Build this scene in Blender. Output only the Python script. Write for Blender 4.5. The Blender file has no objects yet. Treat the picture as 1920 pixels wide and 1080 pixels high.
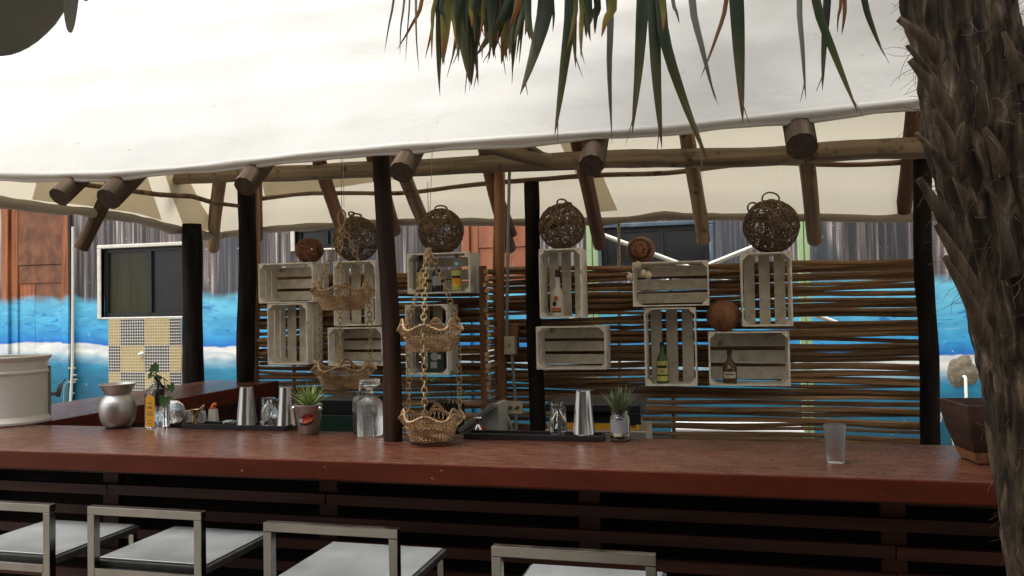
import bpy, math, random
from mathutils import Vector, Matrix, Quaternion, noise as mnoise

# ------------------------------------------------------------------ camera, sky, sun, exposure
SC = bpy.context.scene
C = SC.collection
R = random.Random(11)
EYE = Vector((0, 0, 1.6))
FPX = 1500.0                                   # focal length in pixels of a 1920 wide picture
YAW, PITCH, ROLL = math.radians(14.3), math.atan(37 / 1500), math.radians(1.05)
_f0 = Vector((-math.sin(YAW), math.cos(YAW), 0)); _r0 = Vector((math.cos(YAW), math.sin(YAW), 0))
FWD = _f0 * math.cos(PITCH) + Vector((0, 0, 1)) * math.sin(PITCH)
_u0 = _r0.cross(FWD)
RIGHT = _r0 * math.cos(ROLL) - _u0 * math.sin(ROLL)
UP = _u0 * math.cos(ROLL) + _r0 * math.sin(ROLL)
cam = bpy.data.cameras.new('camera'); camo = bpy.data.objects.new('camera', cam); C.objects.link(camo)
cam.sensor_width = 36; cam.lens = FPX / 1920 * 36; cam.clip_end = 300; cam.clip_start = 0.05
M3 = Matrix((RIGHT, UP, -FWD)).transposed()
camo.matrix_world = Matrix.Translation(EYE) @ M3.to_4x4()
SC.camera = camo

W = bpy.data.worlds.new('World'); SC.world = W; W.use_nodes = True
wn = W.node_tree; wn.nodes.clear()
sky = wn.nodes.new('ShaderNodeTexSky'); sky.sky_type = 'NISHITA'; sky.sun_disc = False
SUN_EL, SUN_AZ = math.radians(70), math.radians(-120)      # azimuth from +Y, clockwise
sky.sun_elevation = SUN_EL; sky.sun_rotation = SUN_AZ
sky.air_density = 1.0; sky.dust_density = 4.0; sky.ozone_density = 1.0
hs = wn.nodes.new('ShaderNodeHueSaturation'); hs.inputs['Saturation'].default_value = 0.08
bg = wn.nodes.new('ShaderNodeBackground'); bg.inputs['Strength'].default_value = 0.15
wo = wn.nodes.new('ShaderNodeOutputWorld')
wn.links.new(sky.outputs[0], hs.inputs['Color']); wn.links.new(hs.outputs[0], bg.inputs['Color']); wn.links.new(bg.outputs[0], wo.inputs[0])
sl = bpy.data.lights.new('sun', 'SUN'); sl.energy = 1.5; sl.angle = math.radians(25); sl.color = (1.0, 0.96, 0.9)
so = bpy.data.objects.new('sun', sl); C.objects.link(so)
sd = Vector((math.sin(SUN_AZ) * math.cos(SUN_EL), math.cos(SUN_AZ) * math.cos(SUN_EL), math.sin(SUN_EL)))
so.rotation_euler = sd.to_track_quat('Z', 'Y').to_euler(); so.location = sd * 20
SC.view_settings.view_transform = 'Standard'; SC.view_settings.look = 'None'
SC.view_settings.exposure = 1.05; SC.view_settings.gamma = 1.0
SC.render.engine = 'CYCLES'
SC.cycles.use_denoising = True
SC.cycles.max_bounces = 10; SC.cycles.diffuse_bounces = 5; SC.cycles.glossy_bounces = 4
SC.cycles.transmission_bounces = 8; SC.cycles.transparent_max_bounces = 12
SC.cycles.caustics_reflective = False; SC.cycles.caustics_refractive = False
SC.cycles.sample_clamp_indirect = 4.0

def P(px, py, X=None, Y=None, Z=None):
    """the point of the plane X=, Y= or Z= that a survey of the photograph puts at this spot"""
    d = FWD * FPX + RIGHT * (px - 960) + UP * (540 - py)
    if X is not None: t = (X - EYE.x) / d.x
    elif Y is not None: t = (Y - EYE.y) / d.y
    else: t = (Z - EYE.z) / d.z
    return EYE + d * t
def depth(p): return (Vector(p) - EYE).dot(FWD)
def mpp(p): return depth(p) / FPX               # metres per photograph pixel at a point

# ------------------------------------------------------------------ materials
def nmat(name):
    m = bpy.data.materials.new(name); m.use_nodes = True
    nt = m.node_tree; return m, nt, nt.nodes['Principled BSDF']
def ramp(nt, stops, interp='LINEAR'):
    r = nt.nodes.new('ShaderNodeValToRGB'); cr = r.color_ramp; cr.interpolation = interp
    while len(cr.elements) < len(stops): cr.elements.new(0.5)
    for e, (p, c) in zip(cr.elements, stops):
        e.position = p; e.color = (c[0], c[1], c[2], 1)
    return r
def mk(name, cols, scale=(8, 8, 8), detail=5, rough=0.6, metal=0.0, bump=0.0, rand=0.0, lo=0.3, hi=0.7, coord='Object',
       spec=0.5, rrough=0.0, dist=0.0, coat=0.0, trans=0.0, ior=1.45, alpha=1.0, bscale=None, grunge=None):
    """colour ramp over a stretched noise, with per-object variation, bump and roughness breakup"""
    m, nt, b = nmat(name); N, L = nt.nodes, nt.links
    tc = N.new('ShaderNodeTexCoord'); mp = N.new('ShaderNodeMapping'); mp.inputs['Scale'].default_value = scale
    oi = N.new('ShaderNodeObjectInfo')
    L.new(tc.outputs[coord], mp.inputs['Vector'])
    cv = N.new('ShaderNodeCombineXYZ'); ml = N.new('ShaderNodeMath'); ml.operation = 'MULTIPLY'; ml.inputs[1].default_value = 37.0
    L.new(oi.outputs['Random'], ml.inputs[0]); L.new(ml.outputs[0], cv.inputs[0]); L.new(ml.outputs[0], cv.inputs[2])
    if rand: L.new(cv.outputs[0], mp.inputs['Location'])
    nz = N.new('ShaderNodeTexNoise'); nz.inputs['Scale'].default_value = 1.0; nz.inputs['Detail'].default_value = detail
    nz.inputs['Roughness'].default_value = 0.6; nz.inputs['Distortion'].default_value = dist
    L.new(mp.outputs[0], nz.inputs['Vector'])
    n = len(cols)
    rp = ramp(nt, [(lo + (hi - lo) * i / max(1, n - 1), c) for i, c in enumerate(cols)])
    L.new(nz.outputs['Fac'], rp.inputs['Fac'])
    col = rp.outputs['Color']
    if grunge:
        g = N.new('ShaderNodeTexNoise'); g.inputs['Scale'].default_value = grunge[0]; g.inputs['Detail'].default_value = 8
        L.new(tc.outputs[coord], g.inputs['Vector'])
        gr = ramp(nt, [(grunge[1], (0, 0, 0)), (grunge[2], (1, 1, 1))]); L.new(g.outputs['Fac'], gr.inputs['Fac'])
        mx = N.new('ShaderNodeMixRGB'); mx.inputs['Color2'].default_value = (*grunge[3], 1)
        L.new(gr.outputs[0], mx.inputs['Fac']); L.new(col, mx.inputs['Color1']); col = mx.outputs[0]
    if rand:
        h = N.new('ShaderNodeHueSaturation')
        mr = N.new('ShaderNodeMapRange'); mr.inputs['To Min'].default_value = 1 - rand; mr.inputs['To Max'].default_value = 1 + rand
        L.new(oi.outputs['Random'], mr.inputs['Value']); L.new(mr.outputs[0], h.inputs['Value']); L.new(col, h.inputs['Color']); col = h.outputs[0]
    L.new(col, b.inputs['Base Color'])
    b.inputs['Roughness'].default_value = rough; b.inputs['Metallic'].default_value = metal
    b.inputs['Specular IOR Level'].default_value = spec; b.inputs['Coat Weight'].default_value = coat
    b.inputs['IOR'].default_value = ior
    if trans: b.inputs['Transmission Weight'].default_value = trans
    if alpha < 1: b.inputs['Alpha'].default_value = alpha
    if rrough:
        mr2 = N.new('ShaderNodeMapRange'); mr2.inputs['To Min'].default_value = max(0.02, rough - rrough); mr2.inputs['To Max'].default_value = min(1, rough + rrough)
        L.new(nz.outputs['Fac'], mr2.inputs['Value']); L.new(mr2.outputs[0], b.inputs['Roughness'])
    if bump:
        src = nz
        if bscale:
            src = N.new('ShaderNodeTexNoise'); src.inputs['Scale'].default_value = bscale; src.inputs['Detail'].default_value = 6
            L.new(tc.outputs[coord], src.inputs['Vector'])
        bp = N.new('ShaderNodeBump'); bp.inputs['Strength'].default_value = bump; bp.inputs['Distance'].default_value = 0.01
        L.new(src.outputs['Fac'], bp.inputs['Height']); L.new(bp.outputs[0], b.inputs['Normal'])
    return m

MT = {}
MT['log'] = mk('weathered_log', [(.075, .045, .024), (.17, .105, .06), (.30, .21, .13)], (22, 22, 1.2), rough=.75, bump=.9, rand=.25, grunge=(14, .58, .7, (.05, .03, .016)), spec=.3)
def rings(name):
    m, nt, b = nmat(name); N, L = nt.nodes, nt.links
    tc = N.new('ShaderNodeTexCoord'); w = N.new('ShaderNodeTexWave'); w.wave_type = 'RINGS'; w.rings_direction = 'Z'
    w.inputs['Scale'].default_value = 38; w.inputs['Distortion'].default_value = 3.5; w.inputs['Detail'].default_value = 3
    L.new(tc.outputs['Object'], w.inputs['Vector'])
    n = N.new('ShaderNodeTexNoise'); n.inputs['Scale'].default_value = 40; n.inputs['Detail'].default_value = 6; L.new(tc.outputs['Object'], n.inputs['Vector'])
    mx = N.new('ShaderNodeMath'); mx.operation = 'MULTIPLY_ADD'; mx.inputs[1].default_value = .45; L.new(w.outputs['Fac'], mx.inputs[0]); L.new(n.outputs[0], mx.inputs[2])
    r = ramp(nt, [(.35, (.014, .008, .005)), (.7, (.045, .027, .016)), (1, (.08, .052, .033))]); L.new(mx.outputs[0], r.inputs[0]); L.new(r.outputs[0], b.inputs['Base Color'])
    b.inputs['Roughness'].default_value = .9
    bp = N.new('ShaderNodeBump'); bp.inputs['Strength'].default_value = .5; bp.inputs['Distance'].default_value = .006; L.new(mx.outputs[0], bp.inputs['Height']); L.new(bp.outputs[0], b.inputs['Normal'])
    return m
MT['log_red'] = mk('reddish_log', [(.05, .02, .010), (.115, .05, .024), (.2, .1, .05)], (22, 22, 1.2), rough=.7, bump=.5, rand=.3, spec=.3)
MT['log_dark'] = mk('dark_weathered_log', [(.03, .018, .010), (.07, .045, .027), (.15, .11, .075)], (26, 26, 1.6), rough=.85, bump=.6, rand=.2, spec=.2)  # darker copy of the log wood, shade under the eave put into the colour
MT['log_end'] = mk('sawn_log_end', [(.02, .011, .006), (.05, .03, .018)], (30, 30, 30), rough=.85, rand=.2)
MT['log_end'] = rings('sawn_end_rings')
MT['log_grey'] = mk('greyed_beam', [(.085, .06, .04), (.17, .125, .08), (.27, .2, .13)], (24, 24, 1.0), rough=.75, bump=.9, spec=.3, grunge=(11, .58, .7, (.06, .04, .025)))
MT['orange_post'] = mk('orange_timber', [(.16, .07, .03), (.3, .145, .065), (.4, .21, .1)], (26, 26, 1.0), rough=.6, bump=.3)
MT['char'] = mk('charred_post', [(.005, .004, .004), (.011, .009, .008), (.024, .019, .015)], (16, 16, 2.5), rough=.95, bump=.7, spec=.1)
MT['char_brown'] = mk('half_peeled_charred_post', [(.012, .008, .006), (.03, .016, .011), (.075, .036, .02)], (18, 18, 1.2), rough=.85, bump=.5, lo=.35, hi=.72, spec=.15)
MT['stick'] = mk('fence_stick', [(.085, .045, .021), (.22, .125, .062), (.38, .24, .135)], (40, 40, 2.0), rough=.7, bump=.6, rand=.5, spec=.35)
MT['stick_end'] = mk('cut_stick_end', [(.26, .16, .09), (.42, .29, .18)], (60, 60, 60), rough=.8, rand=.25)
MT['crate'] = mk('whitewashed_wood', [(.58, .54, .48), (.73, .69, .62), (.84, .80, .74)], (14, 14, 14), rough=.75, bump=.25, rand=.09, grunge=(9, .60, .72, (.26, .2, .14)))
MT['gap_dark'] = mk('black_backing', [(.004, .003, .003), (.008, .006, .005)], spec=.1)
MT['slat'] = mk('stained_slat', [(.014, .004, .0025), (.036, .0098, .0055), (.064, .018, .0098)], (1.2, 18, 18), rough=.6, bump=.25, rand=.2, spec=.3)
MT['bar_edge'] = mk('red_polished_edge', [(.072, .013, .006), (.09, .0165, .0075), (.115, .022, .010)], (3, 3, 12), rough=.5, bump=.06, spec=.18, grunge=(45, .70, .74, (.26, .11, .075)))
MT['steel'] = mk('brushed_steel', [(.2, .194, .182), (.25, .243, .23), (.31, .303, .288)], (5, 5, 5), rough=.17, metal=1, bump=.02, rrough=.09, bscale=4)
MT['bucket'] = mk('dull_steel_bucket', [(.4, .36, .33), (.52, .47, .43)], (20, 20, 6), rough=.4, metal=.75, rrough=.1)
MT['chrome'] = mk('polished_steel', [(.6, .6, .6), (.72, .72, .71)], (20, 20, 3), rough=.13, metal=1, rrough=.06)
MT['shaker'] = mk('worn_shaker_steel', [(.3, .28, .26), (.5, .47, .44)], (60, 60, 2), rough=.22, metal=1, rrough=.08)
MT['pewter'] = mk('hammered_pewter', [(.42, .41, .39), (.6, .58, .56)], (18, 18, 18), rough=.42, metal=1, bump=.18, rrough=.1)
MT['seat'] = mk('brushed_aluminium_seat', [(.42, .44, .44), (.5, .52, .52), (.56, .58, .57)], (6, 6, 6), rough=.4, metal=.7, bump=.03, rrough=.1, grunge=(40, .74, .77, (.25, .25, .24)))
MT['seat_edge'] = mk('dark_seat_edge', [(.03, .028, .026), (.08, .075, .07)], (20, 20, 20), rough=.5)
MT['canister'] = mk('cream_enamel', [(.66, .63, .57), (.7, .67, .61)], (3, 3, 3), rough=.32, spec=.45)
MT['grey_plastic'] = mk('grey_plastic', [(.2, .2, .19), (.24, .24, .23)], (8, 8, 8), rough=.45)
MT['black_rubber'] = mk('black_rubber', [(.008, .008, .009), (.016, .016, .017)], (30, 30, 30), rough=.5, bump=.1)
MT['black_plastic'] = mk('black_plastic', [(.012, .012, .013), (.022, .022, .024)], (6, 6, 6), rough=.35)
MT['green_plastic'] = mk('dark_green_plastic', [(.005, .028, .018), (.009, .04, .026)], (6, 6, 6), rough=.5)
MT['wicker'] = mk('wicker', [(.24, .14, .065), (.40, .26, .135), (.56, .40, .23)], (30, 30, 30), rough=.6, rand=.1)
MT['chain'] = mk('wicker_chain', [(.24, .15, .06), (.38, .26, .12), (.5, .37, .19)], (60, 60, 60), rough=.65, rand=.15)
MT['vine'] = mk('dark_vine', [(.06, .034, .018), (.14, .085, .046), (.25, .165, .095)], (25, 25, 25), rough=.7, rand=.12)
MT['vine_red'] = mk('reddish_vine', [(.09, .03, .015), (.17, .065, .03), (.26, .11, .055)], (25, 25, 25), rough=.65)
MT['coconut'] = mk('coconut_husk', [(.12, .042, .018), (.2, .078, .034), (.27, .115, .052)], (26, 26, 7), rough=.6, bump=.5)
MT['shell'] = mk('sea_shell', [(.55, .46, .33), (.68, .6, .47)], (30, 30, 30), rough=.4)
MT['rope'] = mk('hemp_rope', [(.3, .23, .14), (.48, .39, .27)], (60, 60, 60), rough=.85)
MT['white_pipe'] = mk('white_pvc', [(.66, .63, .56), (.72, .69, .62)], (9, 9, 9), rough=.35)
MT['cream_plastic'] = mk('cream_plastic', [(.48, .44, .35), (.54, .5, .4)], (9, 9, 9), rough=.45)
MT['conduit'] = mk('grey_green_conduit', [(.2, .24, .23), (.26, .3, .29)], (9, 9, 5), rough=.45)
MT['green_tube'] = mk('green_tube', [(.04, .2, .12), (.06, .26, .16)], (9, 9, 5), rough=.45)
MT['pale_green'] = mk('pale_green_paint', [(.36, .52, .26), (.46, .62, .34)], (9, 9, 3), rough=.6)
MT['white_paint'] = mk('white_paint', [(.74, .73, .7), (.8, .79, .76)], (7, 7, 7), rough=.5)
MT['plaster'] = mk('chipped_plaster', [(.56, .53, .46), (.72, .69, .61)], (12, 12, 12), rough=.85, bump=.4)
MT['mortar'] = mk('raw_mortar', [(.12, .098, .07), (.2, .165, .12), (.29, .25, .19)], (24, 24, 24), rough=.95, bump=1.0)
MT['win_frame'] = mk('dark_window_frame', [(.012, .013, .014), (.02, .021, .023)], (6, 6, 6), rough=.4)
MT['pane_dark'] = mk('dark_window_glass', [(.018, .02, .022), (.028, .03, .03)], (2, 2, 2), rough=.16, spec=.5)
MT['pane_olive'] = mk('olive_curtain_behind_glass', [(.018, .016, .006), (.04, .036, .014), (.028, .026, .012)], (9, 9, .6), rough=.22, spec=.5)
MT['blue_frame'] = mk('slate_blue_frame', [(.055, .085, .12), (.1, .14, .18), (.4, .42, .44)], (7, 7, 7), rough=.7, lo=.35, hi=.8)
MT['tile_sand'] = mk('sand_tile', [(.3, .22, .08), (.4, .3, .12)], (60, 60, 60), rough=.3, rand=.12)
MT['tile_black'] = mk('black_tile', [(.012, .012, .014), (.03, .03, .033)], (60, 60, 60), rough=.3)
MT['grout'] = mk('white_grout', [(.62, .6, .54), (.7, .68, .62)], (20, 20, 20), rough=.9)
MT['grout_sand'] = mk('sandy_grout', [(.5, .43, .26), (.6, .53, .36)], (20, 20, 20), rough=.9)
MT['glass'] = mk('clear_glass', [(.96, .97, .96), (.98, .98, .97)], rough=.03, trans=1, ior=1.45)
MT['frost'] = mk('frosted_glass', [(.86, .87, .86), (.9, .91, .9)], (30, 30, 30), rough=.3, trans=.96, ior=1.3, bump=.1)
MT['cut_glass'] = mk('cut_glass', [(.93, .94, .93), (.97, .97, .96)], (60, 60, 12), rough=.08, trans=.95, ior=1.5, bump=.5)
MT['green_glass'] = mk('green_bottle_glass', [(.03, .085, .012), (.05, .12, .02)], (8, 8, 8), rough=.1, spec=.6)
MT['amber_glass'] = mk('amber_bottle_glass', [(.05, .026, .012), (.085, .045, .02)], (8, 8, 8), rough=.12, spec=.6)
MT['blue_glass'] = mk('dark_blue_bottle_glass', [(.008, .014, .022), (.016, .026, .036)], (8, 8, 8), rough=.12, spec=.6)
MT['purple_glass'] = mk('dark_purple_bottle_glass', [(.03, .016, .022), (.05, .026, .036)], (8, 8, 8), rough=.14, spec=.6)
MT['milk_bottle'] = mk('white_coated_bottle', [(.6, .575, .53), (.66, .64, .59)], (8, 8, 8), rough=.3)
MT['label_yellow'] = mk('yellow_label', [(.46, .41, .13), (.55, .5, .2)], (40, 40, 40), rough=.6)
MT['label_cream'] = mk('cream_label', [(.48, .43, .34), (.56, .51, .42)], (40, 40, 40), rough=.6)
MT['label_orange'] = mk('orange_label', [(.7, .3, .015), (.78, .4, .03)], (40, 40, 60), rough=.5)
MT['label_brick'] = mk('brick_red_label', [(.38, .1, .04), (.48, .15, .06)], (40, 40, 40), rough=.6)
MT['label_lime'] = mk('lime_label', [(.42, .46, .1), (.5, .52, .16)], (40, 40, 40), rough=.6)
MT['label_red'] = mk('red_label', [(.42, .05, .02), (.5, .08, .03)], (40, 40, 40), rough=.5)
MT['label_dark'] = mk('dark_print', [(.012, .01, .01), (.022, .02, .02)], (40, 40, 40), rough=.55)
MT['label_grey'] = mk('grey_label', [(.25, .25, .28), (.32, .32, .35)], (40, 40, 40), rough=.55)
MT['ink_gold'] = mk('gold_print', [(.2, .12, .02), (.3, .19, .04)], (30, 30, 30), rough=.5)
MT['agave'] = mk('agave_leaf', [(.2, .3, .08), (.32, .43, .14), (.42, .5, .22)], (30, 30, 9), rough=.5, rand=.2)
MT['airplant'] = mk('dusty_green_leaf', [(.07, .11, .045), (.14, .19, .09), (.22, .26, .13)], (30, 30, 9), rough=.6, rand=.2)
MT['ivy'] = mk('ivy_leaf', [(.03, .085, .015), (.055, .14, .025)], (30, 30, 30), rough=.45)
MT['stem'] = mk('plant_stem', [(.06, .05, .02), (.1, .09, .03)], (30, 30, 30), rough=.6)
MT['pot'] = mk('dark_clay_pot', [(.022, .010, .006), (.045, .02, .011), (.08, .036, .018)], (4, 4, 14), rough=.65, bump=.2)
MT['orange_plastic'] = mk('orange_plastic', [(.75, .13, .02), (.8, .17, .03)], (9, 9, 9), rough=.4)
MT['card'] = mk('white_card', [(.6, .56, .5), (.66, .62, .56)], (9, 9, 9), rough=.7)
MT['register'] = mk('register_grey', [(.12, .12, .105), (.16, .16, .145)], (9, 9, 9), rough=.45)
MT['register_side'] = mk('register_pale_side', [(.28, .28, .25), (.34, .34, .3)], (9, 9, 9), rough=.5)
MT['steel_lid'] = mk('cooler_steel', [(.4, .36, .29), (.5, .46, .38)], (3, 20, 20), rough=.4, metal=.6)
MT['parasol'] = mk('dark_parasol_cloth', [(.2, .205, .19), (.28, .28, .26)], (5, 5, 5), rough=.8, bump=.1)
MT['fibre'] = mk('palm_fibre', [(.07, .045, .025), (.16, .11, .07)], (20, 20, 20), rough=.9)
MT['boot'] = mk('palm_leaf_base', [(.014, .008, .004), (.05, .031, .0165), (.12, .082, .047)], (46, 46, 5), rough=.85, bump=.6, rand=.3)
MT['thatch'] = mk('dry_thatch', [(.05, .035, .02), (.12, .085, .05)], (30, 3, 30), rough=.95)
MT['house_wall'] = mk('brown_stucco', [(.13, .09, .06), (.17, .12, .085)], (3, 3, 3), rough=.9)
MT['ground'] = mk('packed_sandy_ground', [(.2, .175, .14), (.3, .27, .22), (.36, .33, .28)], (.8, .8, .8), rough=.95, bump=.3, bscale=30, coord='Object')

def bar_top_mat():
    m, nt, b = nmat('polished_red_cement'); N, L = nt.nodes, nt.links
    tc = N.new('ShaderNodeTexCoord')
    def nz(scale, detail, sc3=(1, 1, 1), dist=0):
        mp = N.new('ShaderNodeMapping'); mp.inputs['Scale'].default_value = sc3; L.new(tc.outputs['Object'], mp.inputs[0])
        n = N.new('ShaderNodeTexNoise'); n.inputs['Scale'].default_value = scale; n.inputs['Detail'].default_value = detail; n.inputs['Distortion'].default_value = dist
        n.inputs['Roughness'].default_value = .65
        L.new(mp.outputs[0], n.inputs['Vector']); return n
    a = nz(5, 10, (1, 2.2, 1), .3); s = nz(11, 12, (1, 4.5, 1), .3)
    ra = ramp(nt, [(.3, (.055, .0155, .0085)), (.5, (.080, .026, .0145)), (.7, (.108, .04, .024))]); L.new(a.outputs[0], ra.inputs[0])
    rs = ramp(nt, [(.5, (0, 0, 0)), (.74, (1, 1, 1))]); L.new(s.outputs[0], rs.inputs[0])
    mx = N.new('ShaderNodeMixRGB'); mx.inputs[2].default_value = (.21, .12, .088, 1)
    mf = N.new('ShaderNodeMath'); mf.operation = 'MULTIPLY'; mf.inputs[1].default_value = .42
    L.new(rs.outputs[0], mf.inputs[0]); L.new(mf.outputs[0], mx.inputs[0]); L.new(ra.outputs[0], mx.inputs[1]); L.new(mx.outputs[0], b.inputs['Base Color'])
    mr = N.new('ShaderNodeMapRange'); mr.inputs['To Min'].default_value = .14; mr.inputs['To Max'].default_value = .42
    L.new(s.outputs[0], mr.inputs[0]); L.new(mr.outputs[0], b.inputs['Roughness'])
    bp = N.new('ShaderNodeBump'); bp.inputs['Strength'].default_value = .12; bp.inputs['Distance'].default_value = .004
    L.new(a.outputs[0], bp.inputs['Height']); L.new(bp.outputs[0], b.inputs['Normal'])
    b.inputs['Specular IOR Level'].default_value = .45
    return m
MT['bar_top'] = bar_top_mat()

def canvas_mat(name, col, trans, tcol):
    """woven awning cloth: part reflected, part let through"""
    m, nt, b = nmat(name); N, L = nt.nodes, nt.links
    tc = N.new('ShaderNodeTexCoord'); n = N.new('ShaderNodeTexNoise'); n.inputs['Scale'].default_value = 2.2; n.inputs['Detail'].default_value = 7
    L.new(tc.outputs['Object'], n.inputs['Vector'])
    rp = ramp(nt, [(.32, [c * .88 for c in col]), (.62, col)]); L.new(n.outputs[0], rp.inputs[0])
    sp = N.new('ShaderNodeTexNoise'); sp.inputs['Scale'].default_value = 26; sp.inputs['Detail'].default_value = 2
    L.new(tc.outputs['Object'], sp.inputs['Vector'])
    rs = ramp(nt, [(.745, (1, 1, 1)), (.76, (.72, .69, .62))]); L.new(sp.outputs[0], rs.inputs[0])
    mx = N.new('ShaderNodeMixRGB'); mx.blend_type = 'MULTIPLY'; mx.inputs[0].default_value = 1
    L.new(rp.outputs[0], mx.inputs[1]); L.new(rs.outputs[0], mx.inputs[2])
    d = N.new('ShaderNodeBsdfDiffuse'); t = N.new('ShaderNodeBsdfTranslucent'); ms = N.new('ShaderNodeMixShader')
    L.new(mx.outputs[0], d.inputs['Color']); t.inputs['Color'].default_value = (*tcol, 1); ms.inputs[0].default_value = trans
    fine = N.new('ShaderNodeTexNoise'); fine.inputs['Scale'].default_value = 3.2; fine.inputs['Detail'].default_value = 6; fine.inputs['Distortion'].default_value = 1.2
    L.new(tc.outputs['Object'], fine.inputs['Vector'])
    bp = N.new('ShaderNodeBump'); bp.inputs['Strength'].default_value = .22; bp.inputs['Distance'].default_value = .05
    L.new(fine.outputs[0], bp.inputs['Height']); L.new(bp.outputs[0], d.inputs['Normal'])
    L.new(d.outputs[0], ms.inputs[1]); L.new(t.outputs[0], ms.inputs[2])
    L.new(ms.outputs[0], nt.nodes['Material Output'].inputs[0]); N.remove(b)
    return m
MT['canvas'] = canvas_mat('cream_awning_canvas', (.73, .725, .695), .39, (.80, .72, .56))
MT['canvas_double'] = canvas_mat('doubled_awning_canvas', (.68, .65, .58), .38, (.78, .67, .48))
MT['lip'] = canvas_mat('turned_canvas_edge', (.6, .575, .535), .2, (.6, .52, .4))
MT['hem'] = canvas_mat('rolled_canvas_hem', (.36, .32, .265), .08, (.45, .38, .28))

def mural_mat(name, upper):
    """hand-painted sea mural: bands by height above the yard, brush strokes, ragged upper edge over the older paint"""
    m, nt, b = nmat(name); N, L = nt.nodes, nt.links
    geo = N.new('ShaderNodeNewGeometry'); sx = N.new('ShaderNodeSeparateXYZ'); L.new(geo.outputs['Position'], sx.inputs[0])
    def math_(op, a, bb=None):
        n = N.new('ShaderNodeMath'); n.operation = op
        for i, v in enumerate((a, bb)):
            if v is None: continue
            if isinstance(v, (int, float)): n.inputs[i].default_value = v
            else: L.new(v, n.inputs[i])
        return n.outputs[0]
    def noise_(sc3, detail=4, dist=0.0):
        mp = N.new('ShaderNodeMapping'); mp.inputs['Scale'].default_value = sc3; L.new(geo.outputs['Position'], mp.inputs[0])
        n = N.new('ShaderNodeTexNoise'); n.inputs['Scale'].default_value = 1; n.inputs['Detail'].default_value = detail; n.inputs['Distortion'].default_value = dist
        L.new(mp.outputs[0], n.inputs['Vector']); return n.outputs['Fac']
    zz = math_('ADD', sx.outputs['Z'], math_('MULTIPLY', math_('ADD', sx.outputs['X'], 6.3), .018))
    wob = math_('MULTIPLY', math_('SUBTRACT', noise_((2.2, 0, .4), 3), .5), .13)
    zz = math_('ADD', zz, wob)
    mr = N.new('ShaderNodeMapRange'); mr.inputs['From Min'].default_value = .4; mr.inputs['From Max'].default_value = 2.0; L.new(zz, mr.inputs[0])
    f = lambda z: (z - .4) / 1.6
    sea = ramp(nt, [(f(.45), (.006, .075, .13)), (f(.85), (.008, .15, .26)), (f(1.02), (.02, .23, .40)), (f(1.12), (.33, .5, .6)),
                    (f(1.17), (.74, .77, .76)), (f(1.258), (.80, .81, .80)), (f(1.272), (.008, .17, .6)), (f(1.35), (.03, .32, .68)),
                    (f(1.55), (.08, .44, .70)), (f(1.8), (.15, .53, .75))])
    L.new(mr.outputs[0], sea.inputs[0])
    # brush strokes in the water
    wv = noise_((3.2, 3.2, 15), 3, 2.4)
    st = ramp(nt, [(.60, (0, 0, 0)), (.66, (1, 1, 1))]); L.new(wv, st.inputs[0])
    band = ramp(nt, [(f(1.29), (0, 0, 0)), (f(1.34), (1, 1, 1)), (f(1.72), (1, 1, 1)), (f(1.78), (0, 0, 0))]); L.new(mr.outputs[0], band.inputs[0])
    mx1 = N.new('ShaderNodeMixRGB'); mx1.inputs[2].default_value = (.006, .17, .55, 1)
    L.new(math_('MULTIPLY', math_('MULTIPLY', st.outputs[0], band.outputs[0]), .75), mx1.inputs[0]); L.new(sea.outputs[0], mx1.inputs[1])
    lt = ramp(nt, [(.63, (0, 0, 0)), (.70, (1, 1, 1))]); L.new(noise_((3.5, 3.5, 11), 3, 3.0), lt.inputs[0])
    mx2 = N.new('ShaderNodeMixRGB'); mx2.inputs[2].default_value = (.22, .55, .84, 1)
    L.new(math_('MULTIPLY', math_('MULTIPLY', lt.outputs[0], band.outputs[0]), .55), mx2.inputs[0]); L.new(mx1.outputs[0], mx2.inputs[1])
    deep = ramp(nt, [(.4, (.75, .8, .85)), (.62, (1.12, 1.1, 1.05))]); L.new(noise_((3, 3, 9), 6, .8), deep.inputs[0])
    mx3 = N.new('ShaderNodeMixRGB'); mx3.blend_type = 'MULTIPLY'; mx3.inputs[0].default_value = 1
    L.new(mx2.outputs[0], mx3.inputs[1]); L.new(deep.outputs[0], mx3.inputs[2])
    # the older paint above
    if upper == 'streak':
        s = noise_((34, 34, .9), 6); blk = noise_((1.5, 1.5, .35), 1)
        r1 = ramp(nt, [(.36, (.026, .025, .029)), (.47, (.085, .072, .072)), (.57, (.16, .132, .128)), (.65, (.32, .285, .265)), (.73, (.58, .54, .5))])
        L.new(math_('ADD', s, math_('MULTIPLY', math_('SUBTRACT', blk, .5), .35)), r1.inputs[0])
        br = ramp(nt, [(.56, (0, 0, 0)), (.58, (1, 1, 1))]); L.new(blk, br.inputs[0])
        mu = N.new('ShaderNodeMixRGB'); mu.inputs[2].default_value = (.035, .045, .06, 1)
        L.new(math_('MULTIPLY', br.outputs[0], .8), mu.inputs[0]); L.new(r1.outputs[0], mu.inputs[1]); up = mu.outputs[0]
    elif upper == 'wood':
        s = noise_((26, 26, 1.2), 6, .5)
        r1 = ramp(nt, [(.34, (.13, .035, .011)), (.5, (.27, .085, .028)), (.66, (.40, .14, .05))]); L.new(s, r1.inputs[0]); up = r1.outputs[0]
    elif upper == 'panel':
        s = noise_((9, 9, 7), 6, .3)
        r1 = ramp(nt, [(.34, (.10, .034, .014)), (.5, (.155, .056, .024)), (.66, (.22, .085, .037))]); L.new(s, r1.inputs[0]); up = r1.outputs[0]
    elif upper == 'coral':
        s = noise_((9, 9, 2), 5, .3)
        r1 = ramp(nt, [(.34, (.28, .09, .045)), (.66, (.38, .14, .07))]); L.new(s, r1.inputs[0]); up = r1.outputs[0]
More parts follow.
